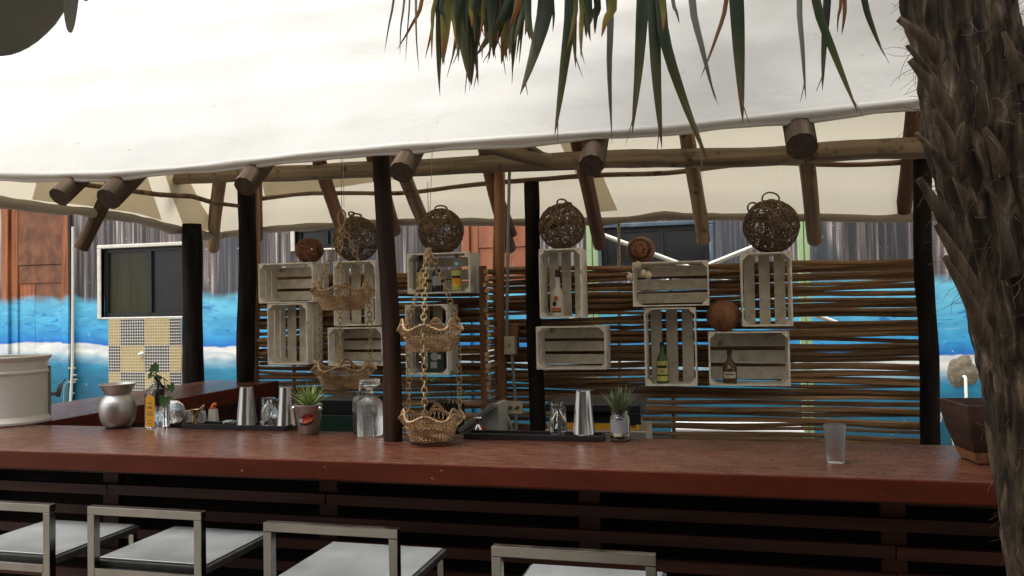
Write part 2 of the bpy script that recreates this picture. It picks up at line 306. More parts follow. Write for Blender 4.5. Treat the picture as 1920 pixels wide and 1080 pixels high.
    edge = math_('ADD', sx.outputs['Z'], math_('MULTIPLY', math_('SUBTRACT', noise_((4.2, 4.2, 3), 6), .5), .22))
    mr2 = N.new('ShaderNodeMapRange'); mr2.inputs['From Min'].default_value = 1.74; mr2.inputs['From Max'].default_value = 1.84; L.new(edge, mr2.inputs[0])
    mx4 = N.new('ShaderNodeMixRGB'); L.new(mr2.outputs[0], mx4.inputs[0]); L.new(mx3.outputs[0], mx4.inputs[1]); L.new(up, mx4.inputs[2])
    # flecks where the paint has chipped
    ch = ramp(nt, [(.70, (0, 0, 0)), (.73, (1, 1, 1))]); L.new(noise_((22, 22, 22), 4), ch.inputs[0])
    mx5 = N.new('ShaderNodeMixRGB'); mx5.inputs[2].default_value = (.62, .6, .56, 1)
    L.new(math_('MULTIPLY', ch.outputs[0], .7), mx5.inputs[0]); L.new(mx4.outputs[0], mx5.inputs[1])
    L.new(mx5.outputs[0], b.inputs['Base Color']); b.inputs['Roughness'].default_value = .6
    bp = N.new('ShaderNodeBump'); bp.inputs['Strength'].default_value = .3; bp.inputs['Distance'].default_value = .008
    L.new(noise_((20, 20, 20), 5), bp.inputs['Height']); L.new(bp.outputs[0], b.inputs['Normal'])
    return m
for k in ('streak', 'wood', 'panel', 'coral'): MT['mural_' + k] = mural_mat('mural_over_' + k, k)

def blade_mat(name, stops, trans=.14):
    m, nt, b = nmat(name); N, L = nt.nodes, nt.links
    at = N.new('ShaderNodeAttribute'); at.attribute_name = 'along'
    tc = N.new('ShaderNodeTexCoord'); oi = N.new('ShaderNodeObjectInfo')
    n = N.new('ShaderNodeTexNoise'); n.inputs['Scale'].default_value = 14; n.inputs['Detail'].default_value = 4; L.new(tc.outputs['Object'], n.inputs['Vector'])
    a1 = N.new('ShaderNodeMath'); a1.operation = 'MULTIPLY_ADD'; a1.inputs[1].default_value = .25; L.new(n.outputs[0], a1.inputs[0]); L.new(at.outputs['Fac'], a1.inputs[2])
    a2 = N.new('ShaderNodeMath'); a2.operation = 'SUBTRACT'; a2.inputs[1].default_value = .125; L.new(a1.outputs[0], a2.inputs[0])
    rp = ramp(nt, stops); L.new(a2.outputs[0], rp.inputs[0])
    h = N.new('ShaderNodeHueSaturation'); mr = N.new('ShaderNodeMapRange'); mr.inputs['To Min'].default_value = .5; mr.inputs['To Max'].default_value = 1.25
    L.new(oi.outputs['Random'], mr.inputs[0]); L.new(mr.outputs[0], h.inputs['Value']); L.new(rp.outputs[0], h.inputs['Color'])
    L.new(h.outputs[0], b.inputs['Base Color']); b.inputs['Roughness'].default_value = .42
    t = N.new('ShaderNodeBsdfTranslucent'); L.new(h.outputs[0], t.inputs['Color'])
    ms = N.new('ShaderNodeMixShader'); ms.inputs[0].default_value = trans
    out = nt.nodes['Material Output']; L.new(b.outputs[0], ms.inputs[1]); L.new(t.outputs[0], ms.inputs[2]); L.new(ms.outputs[0], out.inputs[0])
    return m
G1, G2, BR, DK = (.02, .036, .008), (.045, .07, .014), (.16, .075, .02), (.05, .03, .02)
MT['blade'] = blade_mat('palm_blade', [(0, G1), (.6, G1), (.84, (.09, .09, .02)), (.93, BR), (1, DK)])
MT['blade_yellow'] = blade_mat('yellowing_palm_blade', [(0, G2), (.45, (.12, .14, .025)), (.75, (.3, .24, .04)), (.86, (.36, .15, .025)), (1, DK)], .35)
MT['blade_rust'] = blade_mat('rusty_palm_blade', [(0, (.1, .08, .02)), (.4, (.3, .12, .03)), (.8, (.22, .08, .025)), (1, DK)], .3)
MT['blade_grey'] = blade_mat('dry_grey_palm_blade', [(0, (.13, .14, .12)), (.6, (.17, .18, .15)), (.85, (.12, .1, .08)), (1, DK)], .15)

# ------------------------------------------------------------------ mesh building
def org(o):
    v = Vector((0, 0, 0))
    while o is not None: v += Vector(o.location); o = o.parent
    return v
class MB:
    def __init__(s): s.v, s.f, s.m, s.t = [], [], [], None
    def add(s, vs, fs, mi=0):
        o = len(s.v); s.v += [Vector(v) for v in vs]; s.f += [tuple(i + o for i in f) for f in fs]; s.m += [mi] * len(fs); return s
    def box(s, x0, x1, y0, y1, z0, z1, mi=0, top=None, bev=0):
        v = [(x0, y0, z0), (x1, y0, z0), (x1, y1, z0), (x0, y1, z0), (x0, y0, z1), (x1, y0, z1), (x1, y1, z1), (x0, y1, z1)]
        f = [(0, 3, 2, 1), (4, 5, 6, 7), (0, 1, 5, 4), (1, 2, 6, 5), (2, 3, 7, 6), (3, 0, 4, 7)]
        s.add(v, f, mi)
        if top is not None: s.m[-5] = top
        return s
    def bar(s, p0, p1, w, h, up=(0, 0, 1), mi=0):
        """a rectangular bar from p0 to p1"""
        p0, p1 = Vector(p0), Vector(p1); d = (p1 - p0).normalized(); u = Vector(up); sd = d.cross(u).normalized(); u = sd.cross(d)
        v = []
        for p in (p0, p1):
            for a, b in ((-1, -1), (1, -1), (1, 1), (-1, 1)): v.append(p + sd * a * w / 2 + u * b * h / 2)
        return s.add(v, [(0, 1, 2, 3), (7, 6, 5, 4), (0, 4, 5, 1), (1, 5, 6, 2), (2, 6, 7, 3), (3, 7, 4, 0)], mi)
    def tube(s, path, rad, n=8, cap=True, mi=0, closed=False, emi=None):
        path = [Vector(p) for p in path]; k = len(path)
        if not isinstance(rad, (list, tuple)): rad = [rad] * k
        t0 = (path[1] - path[0]).normalized(); ref = Vector((0, 0, 1)) if abs(t0.z) < .9 else Vector((1, 0, 0))
        nrm = t0.cross(ref).normalized(); vs = []; tp = t0
        for i, p in enumerate(path):
            if closed: t = (path[(i + 1) % k] - path[i - 1]).normalized()
            else: t = (path[min(i + 1, k - 1)] - path[max(i - 1, 0)]).normalized()
            if t.length < .5: t = tp
            nrm = (nrm - t * nrm.dot(t)); nrm = nrm.normalized() if nrm.length > 1e-6 else t.orthogonal().normalized()
            bn = t.cross(nrm); tp = t
            for j in range(n):
                a = 2 * math.pi * j / n; vs.append(p + (nrm * math.cos(a) + bn * math.sin(a)) * rad[i])
        fs = []
        for i in range(k if closed else k - 1):
            i2 = (i + 1) % k
            for j in range(n): fs.append((i * n + j, i * n + (j + 1) % n, i2 * n + (j + 1) % n, i2 * n + j))
        s.add(vs, fs, mi)
        if cap and not closed:
            e = mi if emi is None else emi; o = len(s.v) - k * n
            s.f += [tuple(o + j for j in reversed(range(n))), tuple(o + (k - 1) * n + j for j in range(n))]; s.m += [e, e]
        return s
    def lathe(s, prof, n=24, mi=0, c=(0, 0, 0), cap=True):
        """prof: (radius, height) from the bottom up"""
        c = Vector(c); vs = []; k = len(prof)
        for r, z in prof:
            for j in range(n):
                a = 2 * math.pi * j / n; vs.append(c + Vector((r * math.cos(a), r * math.sin(a), z)))
        fs = [(i * n + j, i * n + (j + 1) % n, (i + 1) * n + (j + 1) % n, (i + 1) * n + j) for i in range(k - 1) for j in range(n)]
        s.add(vs, fs, mi)
        if cap:
            o = len(s.v) - k * n
            if prof[0][0] > 1e-5: s.f.append(tuple(o + j for j in reversed(range(n)))); s.m.append(mi)
            if prof[-1][0] > 1e-5: s.f.append(tuple(o + (k - 1) * n + j for j in range(n))); s.m.append(mi)
        return s
    def prism(s, poly, y0, y1, mi=0):
        """poly in (x, z), extruded along y"""
        n = len(poly); v = [(x, y0, z) for x, z in poly] + [(x, y1, z) for x, z in poly]
        f = [tuple(range(n)), tuple(reversed(range(n, 2 * n)))] + [(i + n, (i + 1) % n + n, (i + 1) % n, i) for i in range(n)]
        return s.add(v, f, mi)
    def build(s, name, mats, parent=None, loc=None, world=False, smooth=False, bevel=0, kind=None, label=None, along=None):
        if not isinstance(mats, (list, tuple)): mats = [mats]
        off = Vector((0, 0, 0))
        if world and parent is not None: off = org(parent)
        elif world and loc is not None: off = Vector(loc)
        me = bpy.data.meshes.new(name); me.from_pydata([v - off for v in s.v], [], s.f)
        for m in mats: me.materials.append(MT[m] if isinstance(m, str) else m)
        if any(s.m): me.polygons.foreach_set('material_index', s.m)
        if smooth: me.polygons.foreach_set('use_smooth', [True] * len(me.polygons))
        if along is not None:
            at = me.attributes.new('along', 'FLOAT', 'POINT'); at.data.foreach_set('value', along)
        me.update()
        o = bpy.data.objects.new(name, me); C.objects.link(o)
        if loc is not None: o.location = loc
        if parent is not None: o.parent = parent
        if bevel:
            b = o.modifiers.new('soft_edges', 'BEVEL'); b.width = bevel; b.segments = 2; b.limit_method = 'ANGLE'
        if kind: o['kind'] = kind
        if label: o['label'] = label
        return o
def sharp(o, deg=35):
    """smooth shading with sharp creases"""
    me = o.data; me.polygons.foreach_set('use_smooth', [True] * len(me.polygons)); me.set_sharp_from_angle(angle=math.radians(deg)); return o
def tag(o, label, cat, group=None):
    o['label'] = label; o['category'] = cat
    if group: o['group'] = group
    return o
def thing(name, label, cat, loc=(0, 0, 0), group=None):
    o = bpy.data.objects.new(name, None); C.objects.link(o); o.location = loc; o.empty_display_size = .1
    return tag(o, label, cat, group)
def log(name, p0, p1, r0, r1, mat, parent=None, n=10, seg=None, wob=.006, lump=.06, end='log_end', rnd=R, label=None):
    """a pole lying from p0 to p1 (world), grain along its own axis"""
    p0, p1 = Vector(p0), Vector(p1); ln = (p1 - p0).length; seg = seg or max(4, int(ln / .14)); sd = rnd.random() * 50
    path, rad = [], []
    for i in range(seg + 1):
        t = i / seg
        w = Vector((mnoise.noise((sd, t * ln * 1.3, 0)), mnoise.noise((sd + 9, t * ln * 1.3, 0)), 0)) * wob * 2
        path.append(Vector((0, 0, t * ln)) + w); rad.append((r0 + (r1 - r0) * t) * (1 + lump * mnoise.noise((sd, 3, t * ln * 5))))
    b = MB().tube(path, rad, n, emi=1)
    o = b.build(name, [mat, end], parent, label=label); sharp(o, 50)
    off = org(parent)
    q = Vector((0, 0, 1)).rotation_difference((p1 - p0).normalized())
    o.rotation_mode = 'QUATERNION'; o.rotation_quaternion = q @ Quaternion((0, 0, 1), rnd.random() * 6.28); o.location = p0 - off
    return o

# ================================================================== THE LARGE STRUCTURE
g = MB()
NG = 24
for i in range(NG + 1):
    for j in range(NG + 1):
        x, y = -60 + 120 * i / NG, -60 + 120 * j / NG
        g.v.append(Vector((x, y, 0)))
for i in range(NG):
    for j in range(NG):
        a = i * (NG + 1) + j; g.f.append((a, a + NG + 1, a + NG + 2, a + 1)); g.m.append(0)
o = g.build('ground', 'ground'); o['kind'] = 'structure'; o['label'] = 'packed sandy ground of the yard'

# ------------------------------------------------------------------ mural wall with its windows, doors and tiles
WY = 7.6                                        # front face of the wall
wall = thing('mural_wall', 'long wall behind the bar painted with blue waves under grey streaks', 'wall', (-2, WY, 0))
def wx(px, py=560): return P(px, py, Y=WY).x
def wz(px, py): return P(px, py, Y=WY).z
# openings: (x0, x1, z0, z1)
def rect(px0, py0, px1, py1):
    cx, cy = (px0 + px1) / 2, (py0 + py1) / 2
    return (wx(px0, cy), wx(px1, cy), wz(cx, py1), wz(cx, py0))
W1 = rect(190, 463, 352, 594)
W2 = rect(553, 425, 640, 466)
W3 = rect(1128, 424, 1330, 500)
D1 = rect(4, 300, 130, 990); D1 = (D1[0], D1[1], 0.0, 2.9)
D2 = rect(868, 300, 1012, 900); D2 = (D2[0], D2[1], 0.0, 2.9)
XL, XR, ZT = -10.5, 6.0, 3.3
xs = sorted({XL, XR, *(v for r in (W1, W2, W3, D1, D2) for v in r[:2])})
mb = MB()
for a, b_ in zip(xs[:-1], xs[1:]):
    mid = (a + b_) / 2; cuts = [(0, ZT)]
    for r in (W1, W2, W3, D1, D2):
        if r[0] < mid < r[1]: cuts = [(0, r[2]), (r[3], ZT)]
    for z0, z1 in cuts:
        if z1 - z0 > .01: mb.box(a, b_, WY, WY + .2, z0, z1)
mb.build('wall_face', 'mural_streak', wall, world=True)
def window(r, frame_mat, panes, split=.5, reveal='plaster', fw=.045):
    x0, x1, z0, z1 = r
    f = MB()
    t = fw
    f.box(x0, x1, WY + .05, WY + .10, z1 - t, z1); f.box(x0, x1, WY + .05, WY + .10, z0, z0 + t)
    f.box(x0, x0 + t, WY + .052, WY + .102, z0 + t, z1 - t); f.box(x1 - t, x1, WY + .052, WY + .102, z0 + t, z1 - t)
    xm = x0 + (x1 - x0) * split
    f.box(xm - t * .7, xm + t * .7, WY + .04, WY + .098, z0 + t, z1 - t)
    w = f.build('window', frame_mat, wall, world=True)
    for (a, b_), pm, dy in zip(((x0 + t, xm - t * .7), (xm + t * .7, x1 - t)), panes, (.075, .07)):
        MB().box(a, b_, WY + dy, WY + dy + .008, z0 + t, z1 - t).build('pane', pm, w, world=True)
    if reveal:
        q = MB(); k = .05
        q.box(x0 - k, x1 + k, WY - .012, WY + .05, z1, z1 + k * .8); q.box(x0 - k, x0, WY - .012, WY + .05, z0 - k * .4, z1)
        q.box(x0, x1, WY - .012, WY + .05, z0 - k * .4, z0); q.box(x1, x1 + k * .8, WY - .012, WY + .05, z0 - k * .4, z1)
        q.build('window_reveal', reveal, wall, world=True, bevel=.008)
    return w
window(W1, 'win_frame', ('pane_olive', 'pane_dark'), .53)
window(W2, 'win_frame', ('pane_dark', 'pane_dark'), .62, 'plaster')
window(W3, 'win_frame', ('pane_dark', 'pane_dark'), .55, 'blue_frame')
def door(r, jamb, leaf, name='door'):
    x0, x1, z0, z1 = r
    d = MB().box(x0, x1, WY + .06, WY + .1, z0, z1).build(name, leaf, wall, world=True)
    w = (x1 - x0)
    for a, b_, dy in ((0, .10, 0), (.11, .21, .035), (.90, 1.0, 0)):
        MB().box(x0 + w * a, x0 + w * b_, WY - .012 + dy, WY + .058, z0, z1).build('jamb', jamb, d, world=True, bevel=.004)
    MB().box(x0 + w * .212, x0 + w * .898, WY + .03, WY + .058, 2.2, z1).build('panel', leaf, d, world=True, bevel=.003)
    MB().box(x0 + w * .212, x0 + w * .45, WY + .044, WY + .058, 0, 1.98).build('plank', jamb, d, world=True, bevel=.003)
    MB().box(x0 + w * .455, x0 + w * .898, WY + .042, WY + .058, 0, 1.98).build('plank', leaf, d, world=True, bevel=.003)
    MB().box(x0 + w * .212, x0 + w * .898, WY + .038, WY + .058, 1.985, 2.195).build('panel', leaf, d, world=True, bevel=.003)
    return d
door(D1, 'mural_wood', 'mural_panel'); door(D2, 'mural_coral', 'mural_coral')
# mosaic sheets under the window: checks of sand and black tile in white grout
mx0, mx1 = wx(205, 650), wx(341, 650); mz1 = W1[2] - .022
cell_w = (wx(296, 650) - wx(250, 650)) ; cell_h = wz(270, 645) - wz(270, 695); pit = cell_w / 10
cols = [mx0, mx0 + cell_w * .5, mx0 + cell_w * 1.5, mx0 + cell_w * 2.5, mx1]
for ci in range(4):
    for ri in range(6):
        a, b_ = cols[ci], cols[ci + 1]; z1 = mz1 - ri * cell_h; z0 = z1 - cell_h
        black = (ci + ri) % 2 == 1
        sheet = MB().box(a, b_, WY - .012, WY, z0, z1).build('mosaic_sheet', 'grout' if black else 'grout_sand', wall, world=True)
        t = MB(); nx, nz_ = max(1, round((b_ - a) / pit)), max(1, round(cell_h / pit)); px_, pz_ = (b_ - a) / nx, cell_h / nz_
        for i in range(nx):
            for j in range(nz_):
                q = pz_ * (.55 if not black else .68) / 2; cx, cz = a + (i + .5) * px_, z0 + (j + .5) * pz_
                t.box(cx - q, cx + q, WY - .0145, WY - .011, cz - q, cz + q)
        t.build('tile', 'tile_black' if black else 'tile_sand', sheet, world=True, kind='stuff')
# fittings on the wall
s = P(268, 664, Y=WY)
k = MB().lathe([(.028, 0), (.03, .008), (.014, .014), (.014, .05)], 12)
for i, v in enumerate(k.v): k.v[i] = Vector((v.x, -v.z, v.y))
k.build('tap', 'white_pipe', wall, loc=Vector((s.x, WY - .014, s.z)) - wall.location, smooth=True)
def wpipe(pts, r, mat, name='pipe', dy=-.03):
    path = [P(x, y, Y=WY + dy) for x, y in pts]
    return sharp(MB().tube(path, r, 8).build(name, mat, wall, world=True), 60)
wpipe([(131, 395), (133, 520), (135, 640), (134, 760)], .017, 'black_plastic', 'downpipe', -.02)
wpipe([(137, 425), (137, 560), (136, 690), (132, 765)], .016, 'white_pipe', 'water_pipe', -.045)
vv = MB()
for yy, w_ in ((690, .05), (716, .055), (737, .03)):
    c = P(135, yy, Y=WY - .045); vv.bar(c - Vector((w_, 0, 0)), c + Vector((w_, 0, 0)), .02, .02)
c = P(141, 705, Y=WY - .06); vv.lathe([(.02, 0), (.026, .01), (.02, .02)], 10, c=c); vv.lathe([(.02, 0), (.026, .01), (.02, .02)], 10, c=c + Vector((.01, 0, -.05)))
vv.build('valve', 'conduit', wall, world=True)
wpipe([(127, 718), (121, 724), (120, 760)], .008, 'conduit', 'drain_hose', -.045)
# raw mortar patch and pipe stub on the right
c = P(1803, 698, Y=WY)
mp_ = MB(); n = 40; ring = []
for j in range(n):
    a = 2 * math.pi * j / n; rr = .115 * (1 + .3 * mnoise.noise((math.cos(a) * 1.4, math.sin(a) * 1.4, 4)) + .07 * mnoise.noise((math.cos(a) * 8, math.sin(a) * 8, 2)))
    ring.append((rr * math.cos(a), rr * 1.25 * math.sin(a)))
vs = [(0, -.016, 0)] + [(x * .75, -.014, z * .75) for x, z in ring] + [(x, 0, z) for x, z in ring]
fs = [(0, 1 + (j + 1) % n, 1 + j) for j in range(n)] + [(1 + j, 1 + (j + 1) % n, 1 + n + (j + 1) % n, 1 + n + j) for j in range(n)]
mp_.add(vs, fs).build('mortar_patch', 'mortar', wall, loc=Vector((c.x, WY - .002, c.z)) - wall.location, smooth=True)
p = P(1806, 706, Y=WY)
sharp(MB().tube([(p.x, WY - .01, p.z), (p.x, WY - .05, p.z), (p.x, WY - .065, p.z - .012), (p.x, WY - .067, p.z - .5)], .013, 10).build('pipe_stub', 'white_pipe', wall, world=True), 60)
sharp(MB().tube([P(1762, 790, Y=WY - .04), P(1767, 774, Y=WY - .07), P(1774, 772, Y=WY - .09), P(1782, 800, Y=WY - .09), P(1792, 845, Y=WY - .09)], .019, 10).build('handrail', 'chrome', wall, world=True), 60)

# ------------------------------------------------------------------ canopy: posts, beams, rafters, purlins and stretched canvas
YN, YF, XLc, XRc, ZE = 2.74, 5.86, -3.98, 3.3, 2.2
HI = .4                                        # the left end is steeper than the long slopes
YM = (YN + YF) / 2; TM = YM - YN; SL = 1.0
canopy = thing('bar_canopy', 'pole-framed bar canopy roofed with stretched cream canvas', 'canopy', (-.4, YM, 0))
def interp(tab, x):
    if x <= tab[0][0]: return tab[0][1]
    for (a, va), (b, vb) in zip(tab[:-1], tab[1:]):
        if x <= b: return va + (vb - va) * (x - a) / (b - a)
    return tab[-1][1]
def edge_tab(pts, axis, **pl):
    t = []
    for x, y in pts:
        q = P(x, y, **pl); t.append(((q.x if axis == 'x' else q.y), q.z - ZE))
    return sorted(t)
near_tab = edge_tab([(0, 322), (110, 324), (200, 321), (330, 311), (430, 299), (560, 285), (700, 276), (820, 268), (1000, 254), (1150, 242), (1300, 227), (1500, 207), (1720, 183), (1915, 158)], 'x', Y=YN)
far_tab = edge_tab([(400, 440), (480, 428), (620, 420), (700, 416), (870, 413), (1000, 412), (1130, 412), (1250, 402), (1330, 403), (1400, 404), (1640, 407)], 'x', Y=YF)
left_tab = edge_tab([(-200, 360), (0, 374), (100, 388), (160, 395), (250, 408), (385, 440)], 'y', X=XLc)
left_tab = [(YN, interp(near_tab, XLc))] + [q for q in left_tab if YN + .3 < q[0] < YF - .1] + [(YF, interp(far_tab, XLc))]
def swell(t):
    """sag of the cloth between purlins"""
    ks = [0, .3, .57, .87, 1.15, 1.42, TM]
    for a, b in zip(ks[:-1], ks[1:]):
        if a <= t <= b:
            u = (t - a) / (b - a); return -.02 * 4 * u ** 1.4 * (1 - u ** 1.4) * (.6 if a == 0 else 1)
    return 0
def roof_z(t, off, x, y):
    f = max(0, 1 - t / TM)
    return ZE + SL * t + swell(t) + off * f * f + .04 * min(1, t / .12) + .014 * mnoise.noise((x * .9, y * 2.5, 1.7)) + .005 * mnoise.noise((x * 2.2 + y * 3, y * 7 - x, 4.1))
cv = MB()
def patch(fn, ns, nt_):
    o = len(cv.v)
    for i in range(ns + 1):
        for j in range(nt_ + 1): cv.v.append(fn(i / ns, TM * j / nt_))
    for i in range(ns):
        for j in range(nt_):
            a = o + i * (nt_ + 1) + j; cv.f.append((a, a + nt_ + 1, a + nt_ + 2, a + 1)); cv.m.append(0)
def near_pt(u, t):
    x = XLc + HI * t + (XRc - XLc - (1 + HI) * t) * u; xe = XLc + (XRc - XLc) * u
    return Vector((x, YN + t, roof_z(t, interp(near_tab, xe), x, YN + t)))
def far_pt(u, t):
    x = XRc - t - (XRc - XLc - (1 + HI) * t) * u; xe = XRc - (XRc - XLc) * u
    return Vector((x, YF - t, roof_z(t, interp(far_tab, xe), x, YF - t)))
def left_pt(u, t):
    y = YF - t - (YF - YN - 2 * t) * u; ye = YF - (YF - YN) * u
    return Vector((XLc + HI * t, y, roof_z(t, interp(left_tab, ye), XLc + HI * t, y)))
def right_pt(u, t):
    y = YN + t + (YF - YN - 2 * t) * u
    return Vector((XRc - t, y, roof_z(t, 0, XRc - t, y)))
patch(near_pt, 200, 70); patch(far_pt, 90, 44); patch(left_pt, 50, 44); patch(right_pt, 50, 44)
canvas = cv.build('canvas', 'canvas', canopy, world=True, smooth=True)
def hem(fn, n, r, seed, name='hem', k=8):
    path, rad = [], []
    for i in range(n + 1):
        q = fn(i / n, 0); s = i * .35 + seed
        path.append(q + Vector((0, 0, -.010 + .006 * mnoise.noise((s, 2, 0))))); rad.append(r * (1 + .5 * mnoise.noise((s * .8, 7, 0))))
    return MB().tube(path, rad, k).build(name, 'hem', canvas, world=True, smooth=True)
lip = MB(); NL = 320; prof = [(.004, .004), (-.010, -.003), (-.016, -.013), (-.013, -.025), (-.004, -.031), (.002, -.034), (-.004, -.040), (.002, -.049), (.014, -.048), (.022, -.038)]
for i in range(NL + 1):
    q = near_pt(i / NL, 0); s_ = i * .11; k1 = .78 + .4 * mnoise.noise((s_ * .6, 3, 0)); k2 = .006 * mnoise.noise((s_ * 1.4, 8, 2))
    for j, (dy, dz) in enumerate(prof): lip.v.append(q + Vector((0, dy * k1 + .004 * mnoise.noise((s_ * 1.1, j * .9, 5)), dz * k1 + (k2 if j > 4 else 0))))
m_ = len(prof)
lip.f = [(i * m_ + j, i * m_ + j + 1, (i + 1) * m_ + j + 1, (i + 1) * m_ + j) for i in range(NL) for j in range(m_ - 1)]; lip.m = [0] * len(lip.f)
lip.build('hem', 'lip', canvas, world=True, smooth=True)
hem(far_pt, 110, .03, 30); hem(left_pt, 60, .034, 60); hem(right_pt, 20, .03, 90)
# a softer fold running just above the near hem
f = MB(); path = []
# doubled cloth: wedge-shaped patches sewn to the left end and one strip on the far slope
def sewn(corners, fn, lift=-.006):
    q = MB(); (u0, t0), (u1, t1), (u2, t2), (u3, t3) = corners; n = 10
    for i in range(n + 1):
        for j in range(n + 1):
            a, b = i / n, j / n
            u = (u0 * (1 - a) + u1 * a) * (1 - b) + (u3 * (1 - a) + u2 * a) * b; t = (t0 * (1 - a) + t1 * a) * (1 - b) + (t3 * (1 - a) + t2 * a) * b
            q.v.append(fn(u, t) + Vector((0, 0, lift)))
    for i in range(n):
        for j in range(n):
            a = i * (n + 1) + j; q.f.append((a, a + n + 1, a + n + 2, a + 1)); q.m.append(0)
    return q.build('sewn_patch', 'canvas_double', canvas, world=True, smooth=True)
sewn([(.02, .03), (.16, .03), (.34, .9), (.26, .9)], left_pt); sewn([(.24, .03), (.62, .03), (.72, 1.1), (.48, 1.1)], left_pt)
# u on the far slope runs from the right end to the left
sewn([(.545, .05), (.57, .05), (.60, 1.3), (.568, 1.3)], far_pt); sewn([(.77, .285), (.935, .20), (.935, .33), (.77, .33)], far_pt)
# ridge
log('ridge_pole', (XLc + HI * TM + .1, YM, ZE + TM - .06), (XRc - TM + .1, YM, ZE + TM - .06), .05, .05, 'log', canopy)
# main beams on the posts
log('beam', P(296, 333, Y=5.12), P(1790, 276, Y=5.12), .055, .062, 'log_grey', canopy, wob=.012, lump=.08)
log('beam', (-3.9, 3.02, 2.36), (3.1, 3.02, 2.36), .05, .05, 'log_grey', canopy)
b0, b1 = P(955, 283, Y=4.95), P(1028, 302, Y=4.95)
log('brace', P(905, 268, Y=4.6), b1, .052, .048, 'log_grey', canopy); log('brace', P(985, 272, Y=4.75), P(1020, 291, Y=4.9), .018, .016, 'log_grey', canopy)
MB().bar(P(1690, 273, Y=5.1), P(1790, 268, Y=5.1), .07, .05).build('splice', 'log', canopy, world=True, bevel=.004)
# far rafters: (px,py) where each crosses the beam line and where it ends
RZ = lambda t: ZE + SL * t - .09
far_r = [(412, 330, 400, 470, 'log'), (477, 330, 481, 450, 'log_red'), (607, 330, 644, 445, 'log_red'), (707, 320, 742, 438, 'log_red'), (760, 335, 803, 442, 'log'),
         (916, 310, 955, 470, 'log_red'), (1092, 300, 1126, 465, 'log_red'), (1295, 290, 1318, 455, 'log'), (1512, 285, 1528, 455, 'log'), (1712, 230, 1693, 412, 'log_red')]
for x0, y0, x1, y1, m in far_r:
    p1 = P(x1, y1 - 4, Y=5.86 + .04 + R.uniform(-.02, .02))
    tp = P(x0, y0, Y=5.26); top = tp + (tp - p1).normalized() * 1.35
    log('rafter', top, p1, .05, .05, m, canopy, wob=.006)
log('rafter', P(905, 290, Y=5.2), P(962, 440, Y=5.8), .03, .03, 'log_red', canopy)
# near rafters: their sawn ends show under the hem
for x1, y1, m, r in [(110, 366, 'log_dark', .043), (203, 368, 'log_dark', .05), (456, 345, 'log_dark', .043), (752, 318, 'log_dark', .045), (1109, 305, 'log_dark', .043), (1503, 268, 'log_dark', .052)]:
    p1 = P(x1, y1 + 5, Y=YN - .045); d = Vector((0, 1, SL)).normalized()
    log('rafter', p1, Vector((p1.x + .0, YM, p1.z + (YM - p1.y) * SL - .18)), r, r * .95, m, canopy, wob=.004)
for x in (1.0, 1.75): log('rafter', (x, YN - .03, ZE - .12), (x, YM, ZE + TM - .12), .05, .05, 'log', canopy)
# rafters of the left end
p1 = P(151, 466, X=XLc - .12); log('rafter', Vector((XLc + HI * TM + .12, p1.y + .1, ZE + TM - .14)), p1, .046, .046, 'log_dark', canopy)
# purlins
for t, r in ((.34, .017), (.6, .015), (.9, .016), (1.18, .016)):
    log('purlin', (-3.6 + t * .6, YF - t + .02, ZE + t - .045), (1.95, YF - t + .02, ZE + t - .03), r, r, 'log', canopy, n=7, wob=.022, lump=.2)
    log('purlin', (XLc + t + .25, YN + t, ZE + t - .045), (XRc - t, YN + t, ZE + t - .035), r, r, 'log', canopy, n=7, wob=.01, lump=.2)
lp = [P(128, 342, X=-3.3), P(225, 355, X=-3.3), P(300, 365, X=-3.3), P(360, 368, X=-3.3), P(400, 380, X=-3.3), P(446, 386, X=-3.3)]
sharp(MB().tube(lp, [.013, .015, .016, .017, .016, .014], 7).build('purlin', 'log', canopy, world=True), 60)
# posts
def post(xt, yt, xb, yb, Y, r, mat, **k):
    a, b = P(xt, yt, Y=Y), P(xb, yb, Y=Y); d = (b - a); bt = a + d * ((a.z) / (a.z - b.z))
    return log('post', bt, a, r * 1.04, r, mat, canopy, wob=.008, lump=.1, n=14, **k)
post(463, 348, 460, 712, 5.16, .062, 'char'); post(360, 420, 363, 715, 5.36, .073, 'char')
post(994, 342, 1009, 812, 5.2, .050, 'char'); post(1729, 300, 1746, 840, 5.2, .052, 'char')
post(935, 303, 938, 800, 5.28, .040, 'orange_post'); post(478, 330, 480, 712, 5.32, .03, 'orange_post')
a, b = P(718, 292, Y=2.86), P(737, 826, Y=2.86); b.z = 1.101
log('post', b, a, .036, .034, 'char_brown', canopy, wob=.006, lump=.1, n=14)
# wires from the roof
for (x0, y0, x1, y1, yy) in ((642, 298, 645, 388, 3.2), (812, 285, 806, 404, 2.9)):
    MB().tube([P(x0, y0 - 40, Y=yy), P(x1, y1, Y=yy)], .0012, 5).build('wire', 'conduit', canopy, world=True)

